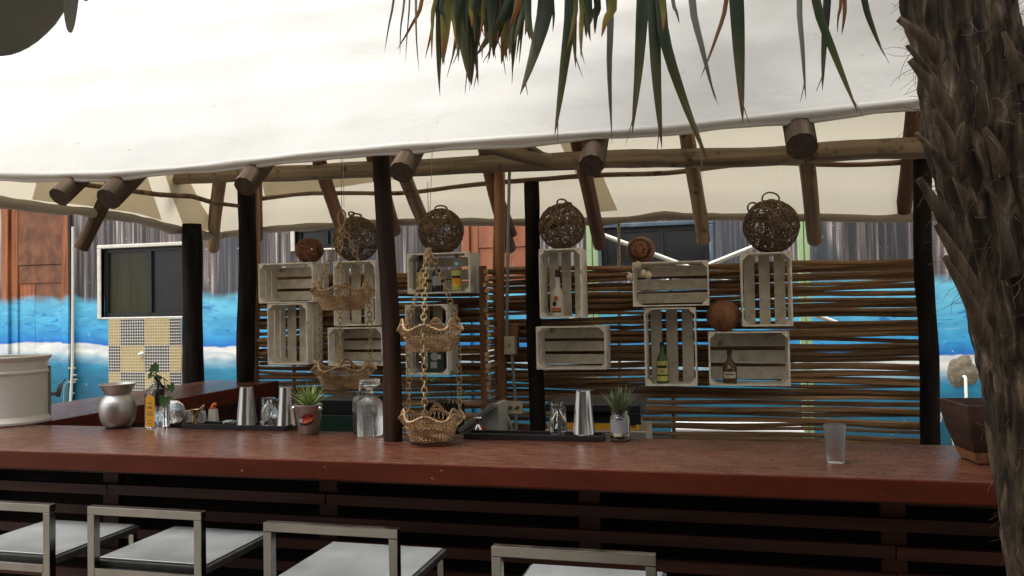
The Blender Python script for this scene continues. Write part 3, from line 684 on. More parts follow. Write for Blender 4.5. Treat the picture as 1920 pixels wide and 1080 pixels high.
# ------------------------------------------------------------------ wattle fence
FY = 5.345
fence = thing('wattle_fence', 'wattle fence of horizontal brown sticks behind the white crates', 'fence', (-1, FY, 0))
xl, xm0, xm1, xr = P(484, 600, Y=FY).x, P(903, 600, Y=FY).x, P(944, 600, Y=FY).x, P(1738, 600, Y=FY).x
rf = random.Random(5)
for (xa, xb) in ((xl, xm0), (xm1, xr)):
    z = 1.865; row = 0
    while z > .52:
        r = rf.choice([.013, .0145, .016, .017, .019, .022]); z -= r
        dy = (.014 if row % 2 else -.014)
        tilt = rf.uniform(-.014, .014)
        ext = rf.uniform(0, .05)
        pieces = [(xa, xb)]
        if xb - xa > 2 and rf.random() < .35:
            c = rf.uniform(xa + .7, xb - .7); pieces = [(xa, c + .03), (c - .03, xb)]
        for k_, (p, q) in enumerate(pieces):
            rr = r * rf.uniform(.92, 1.05); tp = rf.uniform(.75, 1.0)
            r0_, r1_ = (rr, rr * tp) if rf.random() < .5 else (rr * tp, rr)
            dz = rf.uniform(-.004, .004)
            log('stick', (p - ext * (k_ == 0) * .3, FY + dy + k_ * .012, z - tilt + dz), (q + (ext if q == xb else 0), FY + dy + k_ * .012, z + tilt + dz), r0_, r1_, 'stick', fence, n=7, wob=.011, lump=.16, end='stick_end', rnd=rf)
        left = xa == xl
        loose = rf.random() < ((.06 if z > 1.05 else .22) if left else (.12 if z > 1.4 else .38))
        z -= r + (rf.uniform(.001, .009) if loose else rf.uniform(-.014, -.005)); row += 1
# the return at the opening: sticks seen end-on, and the dark board beside them
z = 1.86
while z > .72:
    r = rf.uniform(.014, .021); c = P(918, 600, Y=5.12); z -= r
    log('stick', (c.x + rf.uniform(-.008, .008), 5.05 + rf.uniform(-.01, .02), z), (c.x, 5.30, z), r, r, 'stick', fence, n=9, wob=0, lump=0, end='stick_end', rnd=rf); z -= r + rf.uniform(0, .012)
MB().box(P(899, 600, Y=5.06).x, P(911, 600, Y=5.06).x, 5.06, 5.10, .5, 1.88).build('board', 'log_red', fence, world=True, bevel=.004)
for px in (545, 1258): log('stake', (P(px, 600, Y=FY).x, FY + .05, 0), (P(px, 600, Y=FY).x, FY + .05, 1.8), .014, .012, 'stick', fence, n=7, rnd=rf)
o = MB().box(P(950, 600, Y=5.26).x, P(971, 600, Y=5.26).x, 5.262, 5.29, P(960, 672, Y=5.26).z, P(960, 608, Y=5.26).z).build('backing_board', 'orange_post', fence, world=True, bevel=.003)

# ------------------------------------------------------------------ bar counter
BZ, BY0, BY1 = 1.1, 2.455, 3.05
bar = thing('bar_counter', 'long L-shaped bar counter with polished red cement top and dark slatted front', 'counter', (-1, 2.75, 0))
mb = MB(); mb.box(-4.6, 2.2, BY0, BY1, BZ - .068, BZ, 0, top=1)
mb.build('counter_top', ['bar_edge', 'bar_top'], bar, world=True, bevel=.006)
MB().box(-3.69, -3.10, BY1 + .001, 5.24, BZ - .1, BZ, 0, top=1).build('side_counter_top', ['bar_edge', 'bar_top'], bar, world=True, bevel=.006)
# slatted front
SY = 2.60
MB().box(-4.5, 2.1, SY + .12, SY + .16, 0, BZ - .07).build('back_panel', 'gap_dark', bar, world=True)
MB().box(-3.6, -3.2, BY1 + .1, 5.2, 0, BZ - .1).build('side_panel', 'slat', bar, world=True)
studs = [-3.95, -3.02, -2.28, -1.36, -.42, .5, 1.4]
for x in studs: MB().box(x - .035, x + .035, SY + .022, SY + .06, 0, BZ - .07).build('stud', 'slat', bar, world=True, bevel=.002)
z = BZ - .069; i = 0
rs = random.Random(3)
while z > .1:
    h = .040 if i else .036
    brk = [-4.5] + sorted(rs.sample(studs[1:-1], 2)) + [2.1]
    for a, b_ in zip(brk[:-1], brk[1:]):
        dz = rs.uniform(-.003, .003)
        MB().box(a + .002, b_ - .002, SY + rs.uniform(-.002, .002), SY + .021, z - h + dz, z + min(dz, 0) - .001).build('slat', 'slat', bar, world=True, bevel=.002)
    z -= h + .042; i += 1

# ------------------------------------------------------------------ unseen thatched shelter and building, added to keep sky light off the bar front
sh = thing('patio_shelter', 'thatched shelter facing the bar, standing over the viewpoint', 'shelter', (2.2, -2.0, 0))
MB().prism([(-3.5, 2.52), (3.9, 2.52), (3.9, 2.66), (-3.5, 2.66)], -2.6, 2.45).build('thatch', 'thatch', sh)
for x in (-3.3, -.2, 3.6):
    for y in (-2.4,): log('post', Vector((x, y, 0)) + sh.location, Vector((x, y, 2.515)) + sh.location, .07, .06, 'log', sh)
log('post', Vector((3.6, 2.2, 0)) + sh.location, Vector((3.6, 2.2, 2.515)) + sh.location, .07, .06, 'log', sh)
hs_ = thing('house', 'plain brown house across the yard behind the viewpoint', 'house', (-1, -5.2, 0))  # added out of view to block low sky light from behind
MB().box(-8, 8, -.2, 0, 0, 4.2).build('wall', 'house_wall', hs_)
MB().box(-8.2, 8.2, -.4, .35, 4.202, 4.4).build('roof_edge', 'log_red', hs_)
for x in (-5, -2, 1, 4): MB().box(x - .5, x + .5, .004, .05, 0, 2.2).build('door', 'log_red', hs_)

# ================================================================== OBJECTS
# ------------------------------------------------------------------ bar stools
SZ, HZ, SW, SD, TB = .832, 1.0, .41, .39, .0255
def make_stool(loc, label):
    t = thing('bar_stool', label, 'stool', loc, 'steel bar stools along the counter')
    h = SW / 2
    def sq(p0, p1, name, w=TB, up=(0, 0, 1)):
        return MB().bar(p0, p1, w, w, up).build(name, 'steel', t, bevel=.0015)
    sq((-h, 0, HZ - TB / 2), (h, 0, HZ - TB / 2), 'back_rail')
    for s in (-1, 1):
        MB().bar((s * (h - TB / 2), 0, 0), (s * (h - TB / 2), 0, HZ - TB - .0005), TB, TB, (0, 1, 0)).build('leg', 'steel', t, bevel=.0015)
        MB().bar((s * (h - TB / 2), SD - TB / 2, 0), (s * (h - TB / 2), SD - TB / 2, SZ - .03), TB * .8, TB * .8, (0, 1, 0)).build('leg', 'steel', t, bevel=.0015)
        MB().bar((s * (h - TB / 2), TB / 2 + .001, .25), (s * (h - TB / 2), SD - TB, .25), TB * .8, TB * .8).build('stretcher', 'steel', t, bevel=.0015)
    sq((-h + TB + .0005, 0, SZ - .035), (h - TB - .0005, 0, SZ - .035), 'seat_rail')
    sq((-h + TB + .0005, SD - TB / 2, .25), (h - TB - .0005, SD - TB / 2, .25), 'foot_rail', TB * .8)
    q = MB().box(-h + .002, h - .002, TB / 2 + .001, SD + .012, SZ - .028, SZ - .006); q.build('seat_pan', 'seat_edge', t, bevel=.004)
    MB().box(-h + .012, h - .012, TB / 2 + .012, SD, SZ - .005, SZ).build('seat', 'seat', t, bevel=.003)
    return t
for (x, y), lab in (((1, 940), 'steel bar stool at the far left, its back cut by the picture edge'),
                    ((273, 953), 'steel bar stool with its pale seat wholly in view, second from the left'),
                    ((620, 984), 'steel bar stool standing in front of the pot with green spiky leaves'),
                    ((1073, 1030), 'steel bar stool nearest the palm trunk, cut off at the seat')):
    p = P(x, y, Z=HZ); make_stool((p.x, p.y, 0), lab)

# ------------------------------------------------------------------ white crates hung on the fence
CY0, CY1 = 5.045, 5.285
def make_crate(rc, label, seed):
    x0p, y0p, x1p, y1p = rc
    a, b = P(x0p, y1p, Y=CY0), P(x1p, y0p, Y=CY0); cz0 = P((x0p + x1p) / 2, y1p, Y=CY0).z; cz1 = P((x0p + x1p) / 2, y0p, Y=CY0).z
    w, h, D = b.x - a.x, cz1 - cz0, CY1 - CY0
    cx = (a.x + b.x) / 2
    t = thing('wooden_crate', label, 'crate', (cx, CY0, cz0), 'white slatted crates on the fence')
    rc_ = random.Random(seed); land = w > h; th = .009; x0, x1 = -w / 2, w / 2
    lv = [(0.0, .31), (.35, .63), (.68, .97)]
    def sl(x0, x1, y0, y1, z0, z1):
        j = rc_.uniform(-.0015, .0015)
        MB().box(x0, x1, y0 + j, y1 + j, z0, z1).build('slat', 'crate', t, bevel=.0015)
    for i, (u, v) in enumerate(lv):
        y0, y1 = D * u, D * v
        if land:                                   # long slats above and below, short ends between
            sl(x0, x1, y0, y1, h - th, h); sl(x0, x1, y0, y1, 0, th)
            sl(x0, x0 + th, y0, y1, th + .0005, h - th - .0005); sl(x1 - th, x1, y0, y1, th + .0005, h - th - .0005)
        else:
            sl(x0, x0 + th, y0, y1, 0, h); sl(x1 - th, x1, y0, y1, 0, h)
            sl(x0 + th + .0005, x1 - th - .0005, y0, y1, h - th, h); sl(x0 + th + .0005, x1 - th - .0005, y0, y1, 0, th)
    n = 3
    for i in range(n):                             # bottom of the crate, now its back
        if land:
            hh = (h - 2 * th) / n; MB().box(x0, x1, D - .008, D, th + i * hh + hh * .12, th + (i + 1) * hh - hh * .12).build('slat', 'crate', t, bevel=.0015)
        else:
            ww = (w - 2 * th) / n; MB().box(x0 + th + i * ww + ww * .14, x0 + th + (i + 1) * ww - ww * .14, D - .008, D, 0, h).build('slat', 'crate', t, bevel=.0015)
    k = .034
    for sx_, sz_ in ((-1, 0), (1, 0), (-1, 1), (1, 1)):
        X = x0 + th + .0005 if sx_ < 0 else x1 - th - .0005; Z = th + .0005 if not sz_ else h - th - .0005
        dx, dz = -sx_ * k, (k if not sz_ else -k); tri = [(X, Z), (X + dx, Z), (X, Z + dz)]
        if dx * dz < 0: tri.reverse()
        MB().prism(tri, .0015, D - .009).build('corner_post', 'crate', t, bevel=.001)
    for i in range(4):
        n_ = MB().lathe([(.0032, 0), (.0032, .002)], 8, c=(0, 0, 0)).build('nail', 'label_dark', t, loc=(rc_.uniform(x0 + .04, x1 - .04), D - .0085, rc_.choice([.03, h - .03, h * .5])))
        n_.rotation_euler = (math.pi / 2, 0, 0)
    return t, (cx, cz0 + th, w, h)
crates = {}
for key, rc, lab in (
    ('a', (485, 493, 586, 568), 'white crate lying flat at the top left under the small reddish woven ball'),
    ('b', (502, 569, 575, 684), 'empty white crate standing upright at the far left of the fence'),
    ('c', (626, 489, 704, 611), 'white upright crate behind the top basket, left of the dark post'),
    ('d', (615, 614, 716, 686), 'white crate lying flat behind the lower basket left of the dark post'),
    ('e', (764, 474, 880, 550), 'white crate lying flat with three labelled bottles, under a woven ball'),
    ('f', (761, 571, 838, 703), 'white upright crate holding a dark green box, half hidden by a basket'),
    ('g', (1012, 466, 1089, 596), 'white upright crate holding the single white bottle'),
    ('h', (1006, 612, 1135, 693), 'empty white crate lying flat directly below the white bottle'),
    ('i', (1187, 490, 1328, 574), 'empty white crate lying flat with sea shells hanging at its left corner'),
    ('j', (1210, 577, 1304, 724), 'white upright crate holding the green bottle'),
    ('k', (1392, 473, 1484, 612), 'empty white upright crate under the rightmost woven ball'),
    ('l', (1330, 622, 1480, 724), 'white crate lying flat holding the amber bottle, under a coconut')):
    crates[key] = make_crate(rc, lab, ord(key))[1]

# ------------------------------------------------------------------ bottles
def bottle(key, px, prof, mat, label, parts=(), n=20, Y=5.13, cap=None, name='bottle'):
    """prof and parts in photograph pixels at the bottle, so the bottle keeps its measured size"""
    cx, cz, w, h = crates[key]; c = P(px, 600, Y=Y); s = mpp(c)
    t = thing(name, label, 'bottle', (c.x, Y, cz + .001))
    sharp(MB().lathe([(r * s, z * s) for r, z in prof], n).build('glass_body', mat, t), 40)
    for nm, r, z0, z1, m, a0, a1 in parts:
        q = MB(); k = 14
        vs = []
        for zz in (z0, z1):
            for i in range(k + 1):
                a = math.radians(a0 + (a1 - a0) * i / k); vs.append((r * s * math.cos(a), r * s * math.sin(a), zz * s))
        q.add(vs, [(i, i + 1, i + k + 2, i + k + 1) for i in range(k)]); q.build(nm, m, t, smooth=True)
    if cap: sharp(MB().lathe([(r * s, z * s) for r, z in cap[0]], 14).build('cap', cap[1], t), 40)
    return t, s
FR = (-165, -15)                                  # the side of a label that faces the yard
t, s = bottle('g', 1047, [(11, 0), (11.5, 2), (11.5, 38), (10, 45), (5, 55), (4.4, 60), (4.4, 74)], 'milk_bottle', 'white bottle with black cap and red sun print in an upright crate',
       [('label', 11.7, 9, 16, 'label_brick', -150, -50), ('label', 11.75, 7, 9.3, 'label_dark', -150, -50)], cap=([(4.8, 73), (4.8, 86), (4, 87)], 'label_dark'))
def disc_on(t, r, a, z, rx, rz, mat, name, n=12, rays=0):
    """a flat print wrapped on a round bottle"""
    q = MB(); vs = [(0, 0)] ; m_ = n * (2 if rays else 1)
    for i in range(m_):
        u = 2 * math.pi * i / m_; k = 1 if not rays or i % 2 else .58; vs.append((rx * k * math.cos(u), rz * k * math.sin(u)))
    pts = [(r * math.cos(a + x / r), r * math.sin(a + x / r), z + y) for x, y in vs]
    q.add(pts, [(0, 1 + i, 1 + (i + 1) % m_) for i in range(m_)]); return q.build(name, mat, t)
aa = math.radians(-100)
disc_on(t, 11.75 * s, aa, 33 * s, 6.5 * s, 7 * s, 'label_red', 'sun_print', 11, 1)
disc_on(t, 11.95 * s, aa - .25, 23 * s, 5 * s, 5 * s, 'label_dark', 'coconut_print'); disc_on(t, 12.05 * s, aa + .32, 22 * s, 3.2 * s, 2.6 * s, 'card', 'coconut_print')
t, s = bottle('j', 1240, [(10.5, 0), (11.5, 2), (11.8, 38), (9, 48), (4.4, 58), (4.0, 70)], 'green_glass', 'green bottle with yellow label in an upright crate',
       [('label', 12.0, 17, 42, 'label_yellow', -150, -30), ('label', 12.0, 5, 14, 'label_lime', -150, -30), ('band', 12.2, 29, 34, 'label_dark', -140, -45)], cap=([(4.3, 69), (4.3, 77)], 'label_dark'))
disc_on(t, 12.3 * s, math.radians(-90), 23 * s, 3 * s, 2.5 * s, 'label_dark', 'emblem', 3)
t, s = bottle('l', 1366, [(12, 0), (12.8, 2), (13, 26), (11.5, 35), (6, 42), (4.4, 47), (4.2, 56)], 'amber_glass', 'squat amber bottle with cream label in a flat crate',
       [('label', 13.2, 10, 22, 'label_cream', -150, -40), ('lettering', 13.35, 16, 18, 'label_dark', -130, -60)], cap=([(4.8, 55), (4.8, 68)], 'label_dark'))
disc_on(t, 12.9 * s, math.radians(-95), 31 * s, 4.5 * s, 4.5 * s, 'ink_gold', 'medallion')
disc_on(t, 13.0 * s, math.radians(-95), 31 * s, 1.6 * s, 2.6 * s, 'label_cream', 'medallion')
bottle('e', 791, [(9, 0), (9.6, 1), (9.6, 38), (6, 46), (3.6, 52), (3.6, 62)], 'purple_glass', 'dark purple bottle with yellow and brown label at the left of three',
       [('label', 9.8, 20, 38, 'label_yellow', -160, -20), ('label', 9.8, 13, 20, 'label_brick', -160, -20), ('label', 9.8, 6, 13, 'label_lime', -160, -20)], cap=([(3.8, 61), (3.8, 70)], 'label_dark'))
bottle('e', 822, [(11, 0), (11.5, 1), (11.5, 30), (9, 38), (4, 46), (3.6, 52)], 'blue_glass', 'dark blue squat bottle in the middle of three',
       [('label', 11.7, 12, 30, 'label_grey', -140, -40)], cap=([(3.8, 51), (3.8, 58)], 'label_dark'))
bottle('e', 858, [(9, 0), (9.6, 1), (10, 40), (7, 47), (3.6, 54), (3.6, 64)], 'frost', 'clear bottle with lime and orange label at the right of three',
       [('label', 10.3, 30, 40, 'label_lime', -160, -20), ('band', 10.4, 25, 30, 'label_dark', -150, -30), ('label', 10.3, 12, 25, 'label_orange', -160, -20), ('label', 10.3, 3, 12, 'label_lime', -160, -20)], cap=([(3.8, 63), (3.8, 70)], 'conduit'))
cx, cz, w, h = crates['f']; c = P(812, 600, Y=5.14); s = mpp(c)
t = thing('gift_box', 'dark green box with grey seal in an upright crate behind the basket', 'box', (c.x, 5.12, cz + .001))
MB().box(-20 * s, 22 * s, 0, .12, 0, 78 * s).build('carton', 'green_plastic', t, bevel=.003)
q = MB().lathe([(8 * s, 0), (8 * s, .002)], 20).build('seal', 'label_grey', t, loc=(4 * s, -.0005, 30 * s)); q.rotation_euler = (math.pi / 2, 0, 0)
MB().box(11 * s, 16 * s, -.003, -.0005, 25 * s, 33 * s).build('tag', 'label_cream', t); MB().box(-4 * s, 9 * s, -.003, -.0005, 8 * s, 20 * s).build('panel', 'label_grey', t)
MB().box(-17 * s, -9 * s, -.003, -.0005, 12 * s, 40 * s).build('panel', 'conduit', t)

# ------------------------------------------------------------------ woven balls and coconuts standing on the crates
def woven_ball(px, py, rp, seat_z, mat, label, seed, n=85, handle=None, Y=5.16, flat=1.0, thick=.0032):
    c = P(px, py, Y=Y); r = rp * mpp(c); rb = random.Random(seed)
    z = seat_z + r * flat * .985 if seat_z is not None else c.z
    t = thing('woven_ball', label, 'ball', (c.x, Y, z - r * flat))
    m = MB()
    for i in range(n):
        ax = Vector((rb.gauss(0, 1), rb.gauss(0, 1), rb.gauss(0, 1))).normalized(); u = ax.orthogonal().normalized(); v = ax.cross(u)
        off = rb.uniform(-.6, .6); a0 = rb.uniform(0, 6.28); span = rb.uniform(2.2, 5.5); rr = r * rb.uniform(.93, 1.0); path = []
        for k in range(17):
            a = a0 + span * k / 16; wob = .06 * math.sin(a * 3 + i)
            d = (u * math.cos(a) + v * math.sin(a)) * math.sqrt(max(.05, 1 - (off + wob) ** 2)) + ax * (off + wob)
            d.normalize(); path.append(Vector((d.x, d.y, d.z * flat)) * rr + Vector((0, 0, r * flat)))
        m.tube(path, thick * rb.uniform(.6, 1.15), 4, cap=False)
    m.build('weave', mat, t, smooth=True, kind='stuff')
    for (hx, hz, hr, tl) in handle or ():
        path = [Vector((hx * r + hr * r * math.cos(a), 0.02 * math.sin(2 * a), r * flat * (1 + hz) + hr * r * math.sin(a) * tl)) for a in [2 * math.pi * k / 20 for k in range(20)]]
        MB().tube(path, thick * 1.5, 6, closed=True).build('ring_handle', mat, t, smooth=True)
        path = [p + Vector((.003, .004, .003)) for p in path]; MB().tube(path, thick * 1.2, 6, closed=True).build('ring_handle', mat, t, smooth=True)
    return t
top = lambda k: crates[k][1] - .009 + crates[k][3] + .001
woven_ball(580, 468, 26, top('a'), 'vine_red', 'small reddish woven ball on the leftmost flat crate', 1, 120, None, flat=.92, thick=.003)
woven_ball(668, 450, 43, top('c'), 'vine', 'large dark woven ball half behind the dark post', 2, 115, [(.0, .93, .22, .8), (-.22, 1.05, .1, 1.4)])
woven_ball(827, 430, 43, top('e'), 'vine', 'large woven vine ball on the crate with three bottles', 3, 115, [(.0, .92, .26, .75)])
woven_ball(1054, 422, 44, top('g'), 'vine', 'large woven vine ball above the white bottle', 4, 120, [(.0, .98, .2, .9), (.25, .93, .16, .5)])
woven_ball(1446, 425, 51, top('k'), 'vine', 'rightmost and largest woven vine ball with two rings', 5, 130, [(.0, 1.02, .3, .75), (-.62, .72, .2, .9)])
def coconut(px, py, rp, seat_z, label, seed, flat=.93, Y=5.14, slits=True):
    c = P(px, py, Y=Y); r = rp * mpp(c)
    t = thing('coconut', label, 'coconut', (c.x, Y, seat_z))
    m = MB(); n, k = 36, 22; vs = []
    for i in range(k + 1):
        ph = math.pi * i / k
        for j in range(n):
            a = 2 * math.pi * j / n; d = Vector((math.sin(ph) * math.cos(a), math.sin(ph) * math.sin(a), -math.cos(ph)))
            rr = r * (1 + .03 * mnoise.noise(d * 2 + Vector((seed, 0, 0))) + .012 * mnoise.noise(d * 9)); vs.append((d.x * rr, d.y * rr, d.z * rr * flat + r * flat * .97))
    m.add(vs, [(i * n + j, i * n + (j + 1) % n, (i + 1) * n + (j + 1) % n, (i + 1) * n + j) for i in range(k) for j in range(n)])
    m.build('husk', 'coconut', t, smooth=True)
    if slits:
        q = MB(); rs_ = random.Random(seed)
        for i in range(34):
            a = 2 * math.pi * i / 34; 
            for r1, r2 in ((.62, .78), (.3, .36)):
                if r1 < .5 and i % 3: continue
                pts = []
                for f in (r1 + rs_.uniform(-.05, .05), r2 + rs_.uniform(-.03, .06)):
                    x, z = f * math.cos(a), f * math.sin(a); y = -math.sqrt(max(0, 1 - f * f)); pts.append(Vector((x * r, y * r * 1.025, z * r * flat * 1.02 + r * flat * .97)))
                q.tube(pts, .0042, 4)
        q.build('carved_slits', 'label_dark', t, kind='stuff')
    else:
        MB().lathe([(.004, 0), (.0075, .003), (.0075, .006), (.003, .008)], 10).build('stalk_scar', 'label_dark', t, loc=(0, -r * .55, r * flat * .97 + r * flat * .8))
    return t
coconut(1201, 466, 27, top('i'), 'carved coconut with radiating slits on the crate with shells', 3)
coconut(1357, 591, 32, top('l'), 'plain brown coconut on the flat crate with the amber bottle', 8, slits=False)
# shells hanging on a string from the crate corner
c = P(1197, 500, Y=5.03)
t = thing('shell_string', 'string of pale sea shells hanging from the crate corner', 'shells', (c.x, 5.03, c.z - .12))
for px, py in ((1181, 519), (1207, 513), (1216, 516), (1196, 497)):
    q = P(px, py, Y=5.03) - t.location; rs_ = 8 * mpp(t.location)
    sh = MB().lathe([(.001, -rs_), (rs_ * .5, -rs_ * .7), (rs_ * .8, 0), (rs_ * .55, rs_ * .7), (.001, rs_)], 12); sh.build('shell', 'shell', t, loc=q, smooth=True)
MB().tube([P(1196, 494, Y=5.035), P(1190, 505, Y=5.03), P(1183, 516, Y=5.03)], .0015, 5).build('cord', 'stem', t, world=True)
MB().tube([P(1197, 494, Y=5.035), P(1208, 503, Y=5.03), P(1209, 512, Y=5.03)], .0015, 5).build('cord', 'stem', t, world=True)

# ------------------------------------------------------------------ hanging wicker baskets on wicker chains
link_me = None
def get_link(L=.014, r=.0022):
    global link_me
    if link_me is None:
        path = [Vector((L * .72 * math.cos(a), 0, L * math.sin(a))) for a in [2 * math.pi * k / 14 for k in range(14)]]
        o_ = MB().tube(path, r, 5, closed=True).build('link', 'chain', smooth=True); link_me = o_.data; bpy.data.objects.remove(o_)
    return link_me
def chain(parent, p0, p1, rc_):
    e = bpy.data.objects.new('chain', None); C.objects.link(e); e.parent = parent; e.empty_display_size = .02
    p0, p1 = Vector(p0), Vector(p1); d = p1 - p0; n = max(2, int(d.length / .0205)); q0 = Vector((0, 0, 1)).rotation_difference(d.normalized())
    for i in range(n):
        l = bpy.data.objects.new('link', get_link()); C.objects.link(l); l.parent = e
        l.location = p0 + d * ((i + .5) / n) + Vector((rc_.uniform(-1, 1), rc_.uniform(-1, 1), 0)) * .0015
        l.rotation_mode = 'QUATERNION'; l.rotation_quaternion = q0 @ Quaternion((0, 0, 1), (i % 2) * math.pi / 2 + rc_.uniform(-.35, .35))
    return e
def basket_mesh(t, z, Rt, Rb, H, seed, rot):
    rb = random.Random(seed); lob = 6
    rimz = lambda a: z + H + .013 * math.sin(lob / 2 * (a - rot)) ** 2 * 1.6 - .008
    rimr = lambda a: Rt * (1 + .05 * math.cos(lob * (a - rot)) + .03 * math.sin(3 * (a - rot)))
    e = bpy.data.objects.new('basket', None); C.objects.link(e); e.parent = t; e.empty_display_size = .05
    w = MB()
    rad = lambda f: Rb + (Rt - Rb) * (f ** 1.25)
    # woven bowl
    for i in range(11):
        f = i / 10 * .62; ph = (i % 2) * math.pi; nk = 72
        path = [Vector(((rad(f) + .0022 * math.cos(22 * a + ph)) * math.cos(a), (rad(f) + .0022 * math.cos(22 * a + ph)) * math.sin(a), z + H * f + .0012 * math.sin(5 * a + i))) for a in [2 * math.pi * k / nk for k in range(nk)]]
        w.tube(path, .0025, 5, closed=True)
    for i in range(40):
        a = 2 * math.pi * i / 40
        path = [Vector((rad(f) * math.cos(a), rad(f) * math.sin(a), z + H * f)) for f in (0, .3, .62)]; w.tube(path, .0020, 4)
        # open lattice up to the rim
        for sgn in (-1, 1):
            a2 = a + sgn * .13; p0 = Vector((rad(.6) * math.cos(a), rad(.6) * math.sin(a), z + H * .6)); p1 = Vector((rimr(a2) * math.cos(a2), rimr(a2) * math.sin(a2), rimz(a2)))
            w.tube([p0, p0.lerp(p1, .5) + Vector((0, 0, -.004)), p1],   .0017, 4)
    # floor
    for i in range(6):
        rr = Rb * (i + .5) / 6; w.tube([Vector((rr * math.cos(a), rr * math.sin(a), z + .001 * (i % 2))) for a in [2 * math.pi * k / 28 for k in range(28)]], .0055, 5, closed=True)
    w.build('weave', 'wicker', e, smooth=True, kind='stuff')
    rim = MB()
    for k2 in range(3):
        path = [Vector(((rimr(a) + .0032 * math.cos(18 * a + k2 * 2.1)) * math.cos(a), (rimr(a) + .0032 * math.cos(18 * a + k2 * 2.1)) * math.sin(a), rimz(a) + .0032 * math.sin(18 * a + k2 * 2.1))) for a in [2 * math.pi * k / 110 for k in range(110)]]
        rim.tube(path, .0025, 5, closed=True)
    rim.build('rim', 'wicker', e, smooth=True)
    # hoops standing up between the chain points
    for i in range(3):
        a = rot + math.pi / 2 + 2 * math.pi * i / 3
        for k2 in range(3):
            wd = .32 - k2 * .05
            path = [Vector((rimr(a + u) * 1.0 * math.cos(a + u), rimr(a + u) * math.sin(a + u), rimz(a + u) - .008 + .030 * (1 - (u / wd) ** 2) - k2 * .004)) for u in [wd * (q / 6 - 1) for q in range(13)]]
            MB().tube(path, .0026, 5).build('hoop', 'wicker', e, smooth=True)
    ears = []
    for i in range(3):
        a = rot + 2 * math.pi * i / 3 + math.pi / 6; ears.append(Vector((rimr(a) * math.cos(a), rimr(a) * math.sin(a), rimz(a))))
    # handle stub
    a = rot + math.pi / 6 + 2 * math.pi / 3; p = Vector((rimr(a) * math.cos(a), rimr(a) * math.sin(a), rimz(a)))
    MB().tube([p, p * 1.0 + Vector((math.cos(a), math.sin(a), .5)) * .035], .005, 6).build('rim_end', 'wicker', e, smooth=True)
    return ears
def hanging(px_top, py_top, tiers, Y, Rt, label, seed, rot, ring):
    c = P(px_top, py_top, Y=Y); t = thing('hanging_basket', label, 'hanging basket', (c.x, Y, c.z)); rc_ = random.Random(seed)
    prev = [Vector((.012 * math.cos(2 * math.pi * i / 3), .012 * math.sin(2 * math.pi * i / 3), -.01)) for i in range(3)]
    for (py, H) in tiers:
        z = P(px_top, py, Y=Y).z - c.z
        ears = basket_mesh(t, z, Rt, Rt * .66, H, seed, rot)
        for a, b in zip(prev, ears): chain(t, a, b, rc_)
        prev = [Vector((e.x * .97, e.y * .97, e.z - .012)) for e in ears]
    # gathered knot
    k = MB()
    for i in range(9):
        a0 = rc_.uniform(0, 6.28); path = [Vector((.014 * (1 - .5 * f) * math.cos(a0 + f * 5), .014 * (1 - .5 * f) * math.sin(a0 + f * 5), -.05 + .06 * f)) for f in [q / 8 for q in range(9)]]
        k.tube(path, .0032, 5)
    k.build('knot', 'chain', t, smooth=True)
    if ring:
        path = [Vector((.017 * math.cos(a), .004 * math.sin(2 * a), .035 + .04 * math.sin(a))) for a in [2 * math.pi * q / 20 for q in range(20)]]
        MB().tube(path, .0046, 6, closed=True).build('ring', 'wicker', t, smooth=True)
    MB().tube([(0, 0, .0), (0, 0, P(px_top, py_top - 130, Y=Y).z - c.z)], .0012, 5).build('wire', 'stem', t)
    return t
hanging(641, 425, [(580, .088), (727, .088)], 3.22, .132, 'two-tier wicker basket hanging left of the dark post', 21, .35, True)
hanging(804, 470, [(657, .085), (823, .085)], 2.84, .117, 'two-tier wicker basket hanging right of the post, just above the counter', 22, .15, False)

# ------------------------------------------------------------------ things on the counter (sizes measured in photograph pixels)
def on_bar(px, py):
    p = P(px, py, Z=BZ); return Vector((p.x, p.y, BZ + .0008)), mpp(p)
def lathe_thing(name, label, cat, px, py, prof, mat, part, n=28, group=None, Z=None, ang=38):
    p, s = on_bar(px, py)
    if Z is not None: p.z = Z
    t = thing(name, label, cat, p, group)
    o_ = MB().lathe([(r * s, z * s) for r, z in prof], n).build(part, mat, t); sharp(o_, ang)
    return t, s
def leaf_strip(m, base, d, L, w, bend, n=7, fold=.25, tw=0.0, along=None, tip=1.0):
    """a tapering folded leaf added to mesh m; three verts across"""
    base = Vector(base); d = Vector(d).normalized(); sd = d.cross(Vector((0, 0, 1))); sd = sd.normalized() if sd.length > 1e-3 else Vector((1, 0, 0))
    vs = []; p = base.copy(); step = L / n
    for i in range(n + 1):
        f = i / n; ww = w * (math.sin(math.pi * min(1, .25 + .75 * f)) ** .8 if f < .999 else .02) * (1 - .15 * f); up = sd.cross(d).normalized()
        vs += [p - sd * ww / 2 + up * ww * fold, p.copy(), p + sd * ww / 2 + up * ww * fold]
        if along is not None: along += [f * tip] * 3
        d = (d + Vector((0, 0, -bend / n))).normalized(); p = p + d * step
    m.add(vs, [q for i in range(n) for q in ((3 * i, 3 * i + 1, 3 * i + 4, 3 * i + 3), (3 * i + 1, 3 * i + 2, 3 * i + 5, 3 * i + 4))])

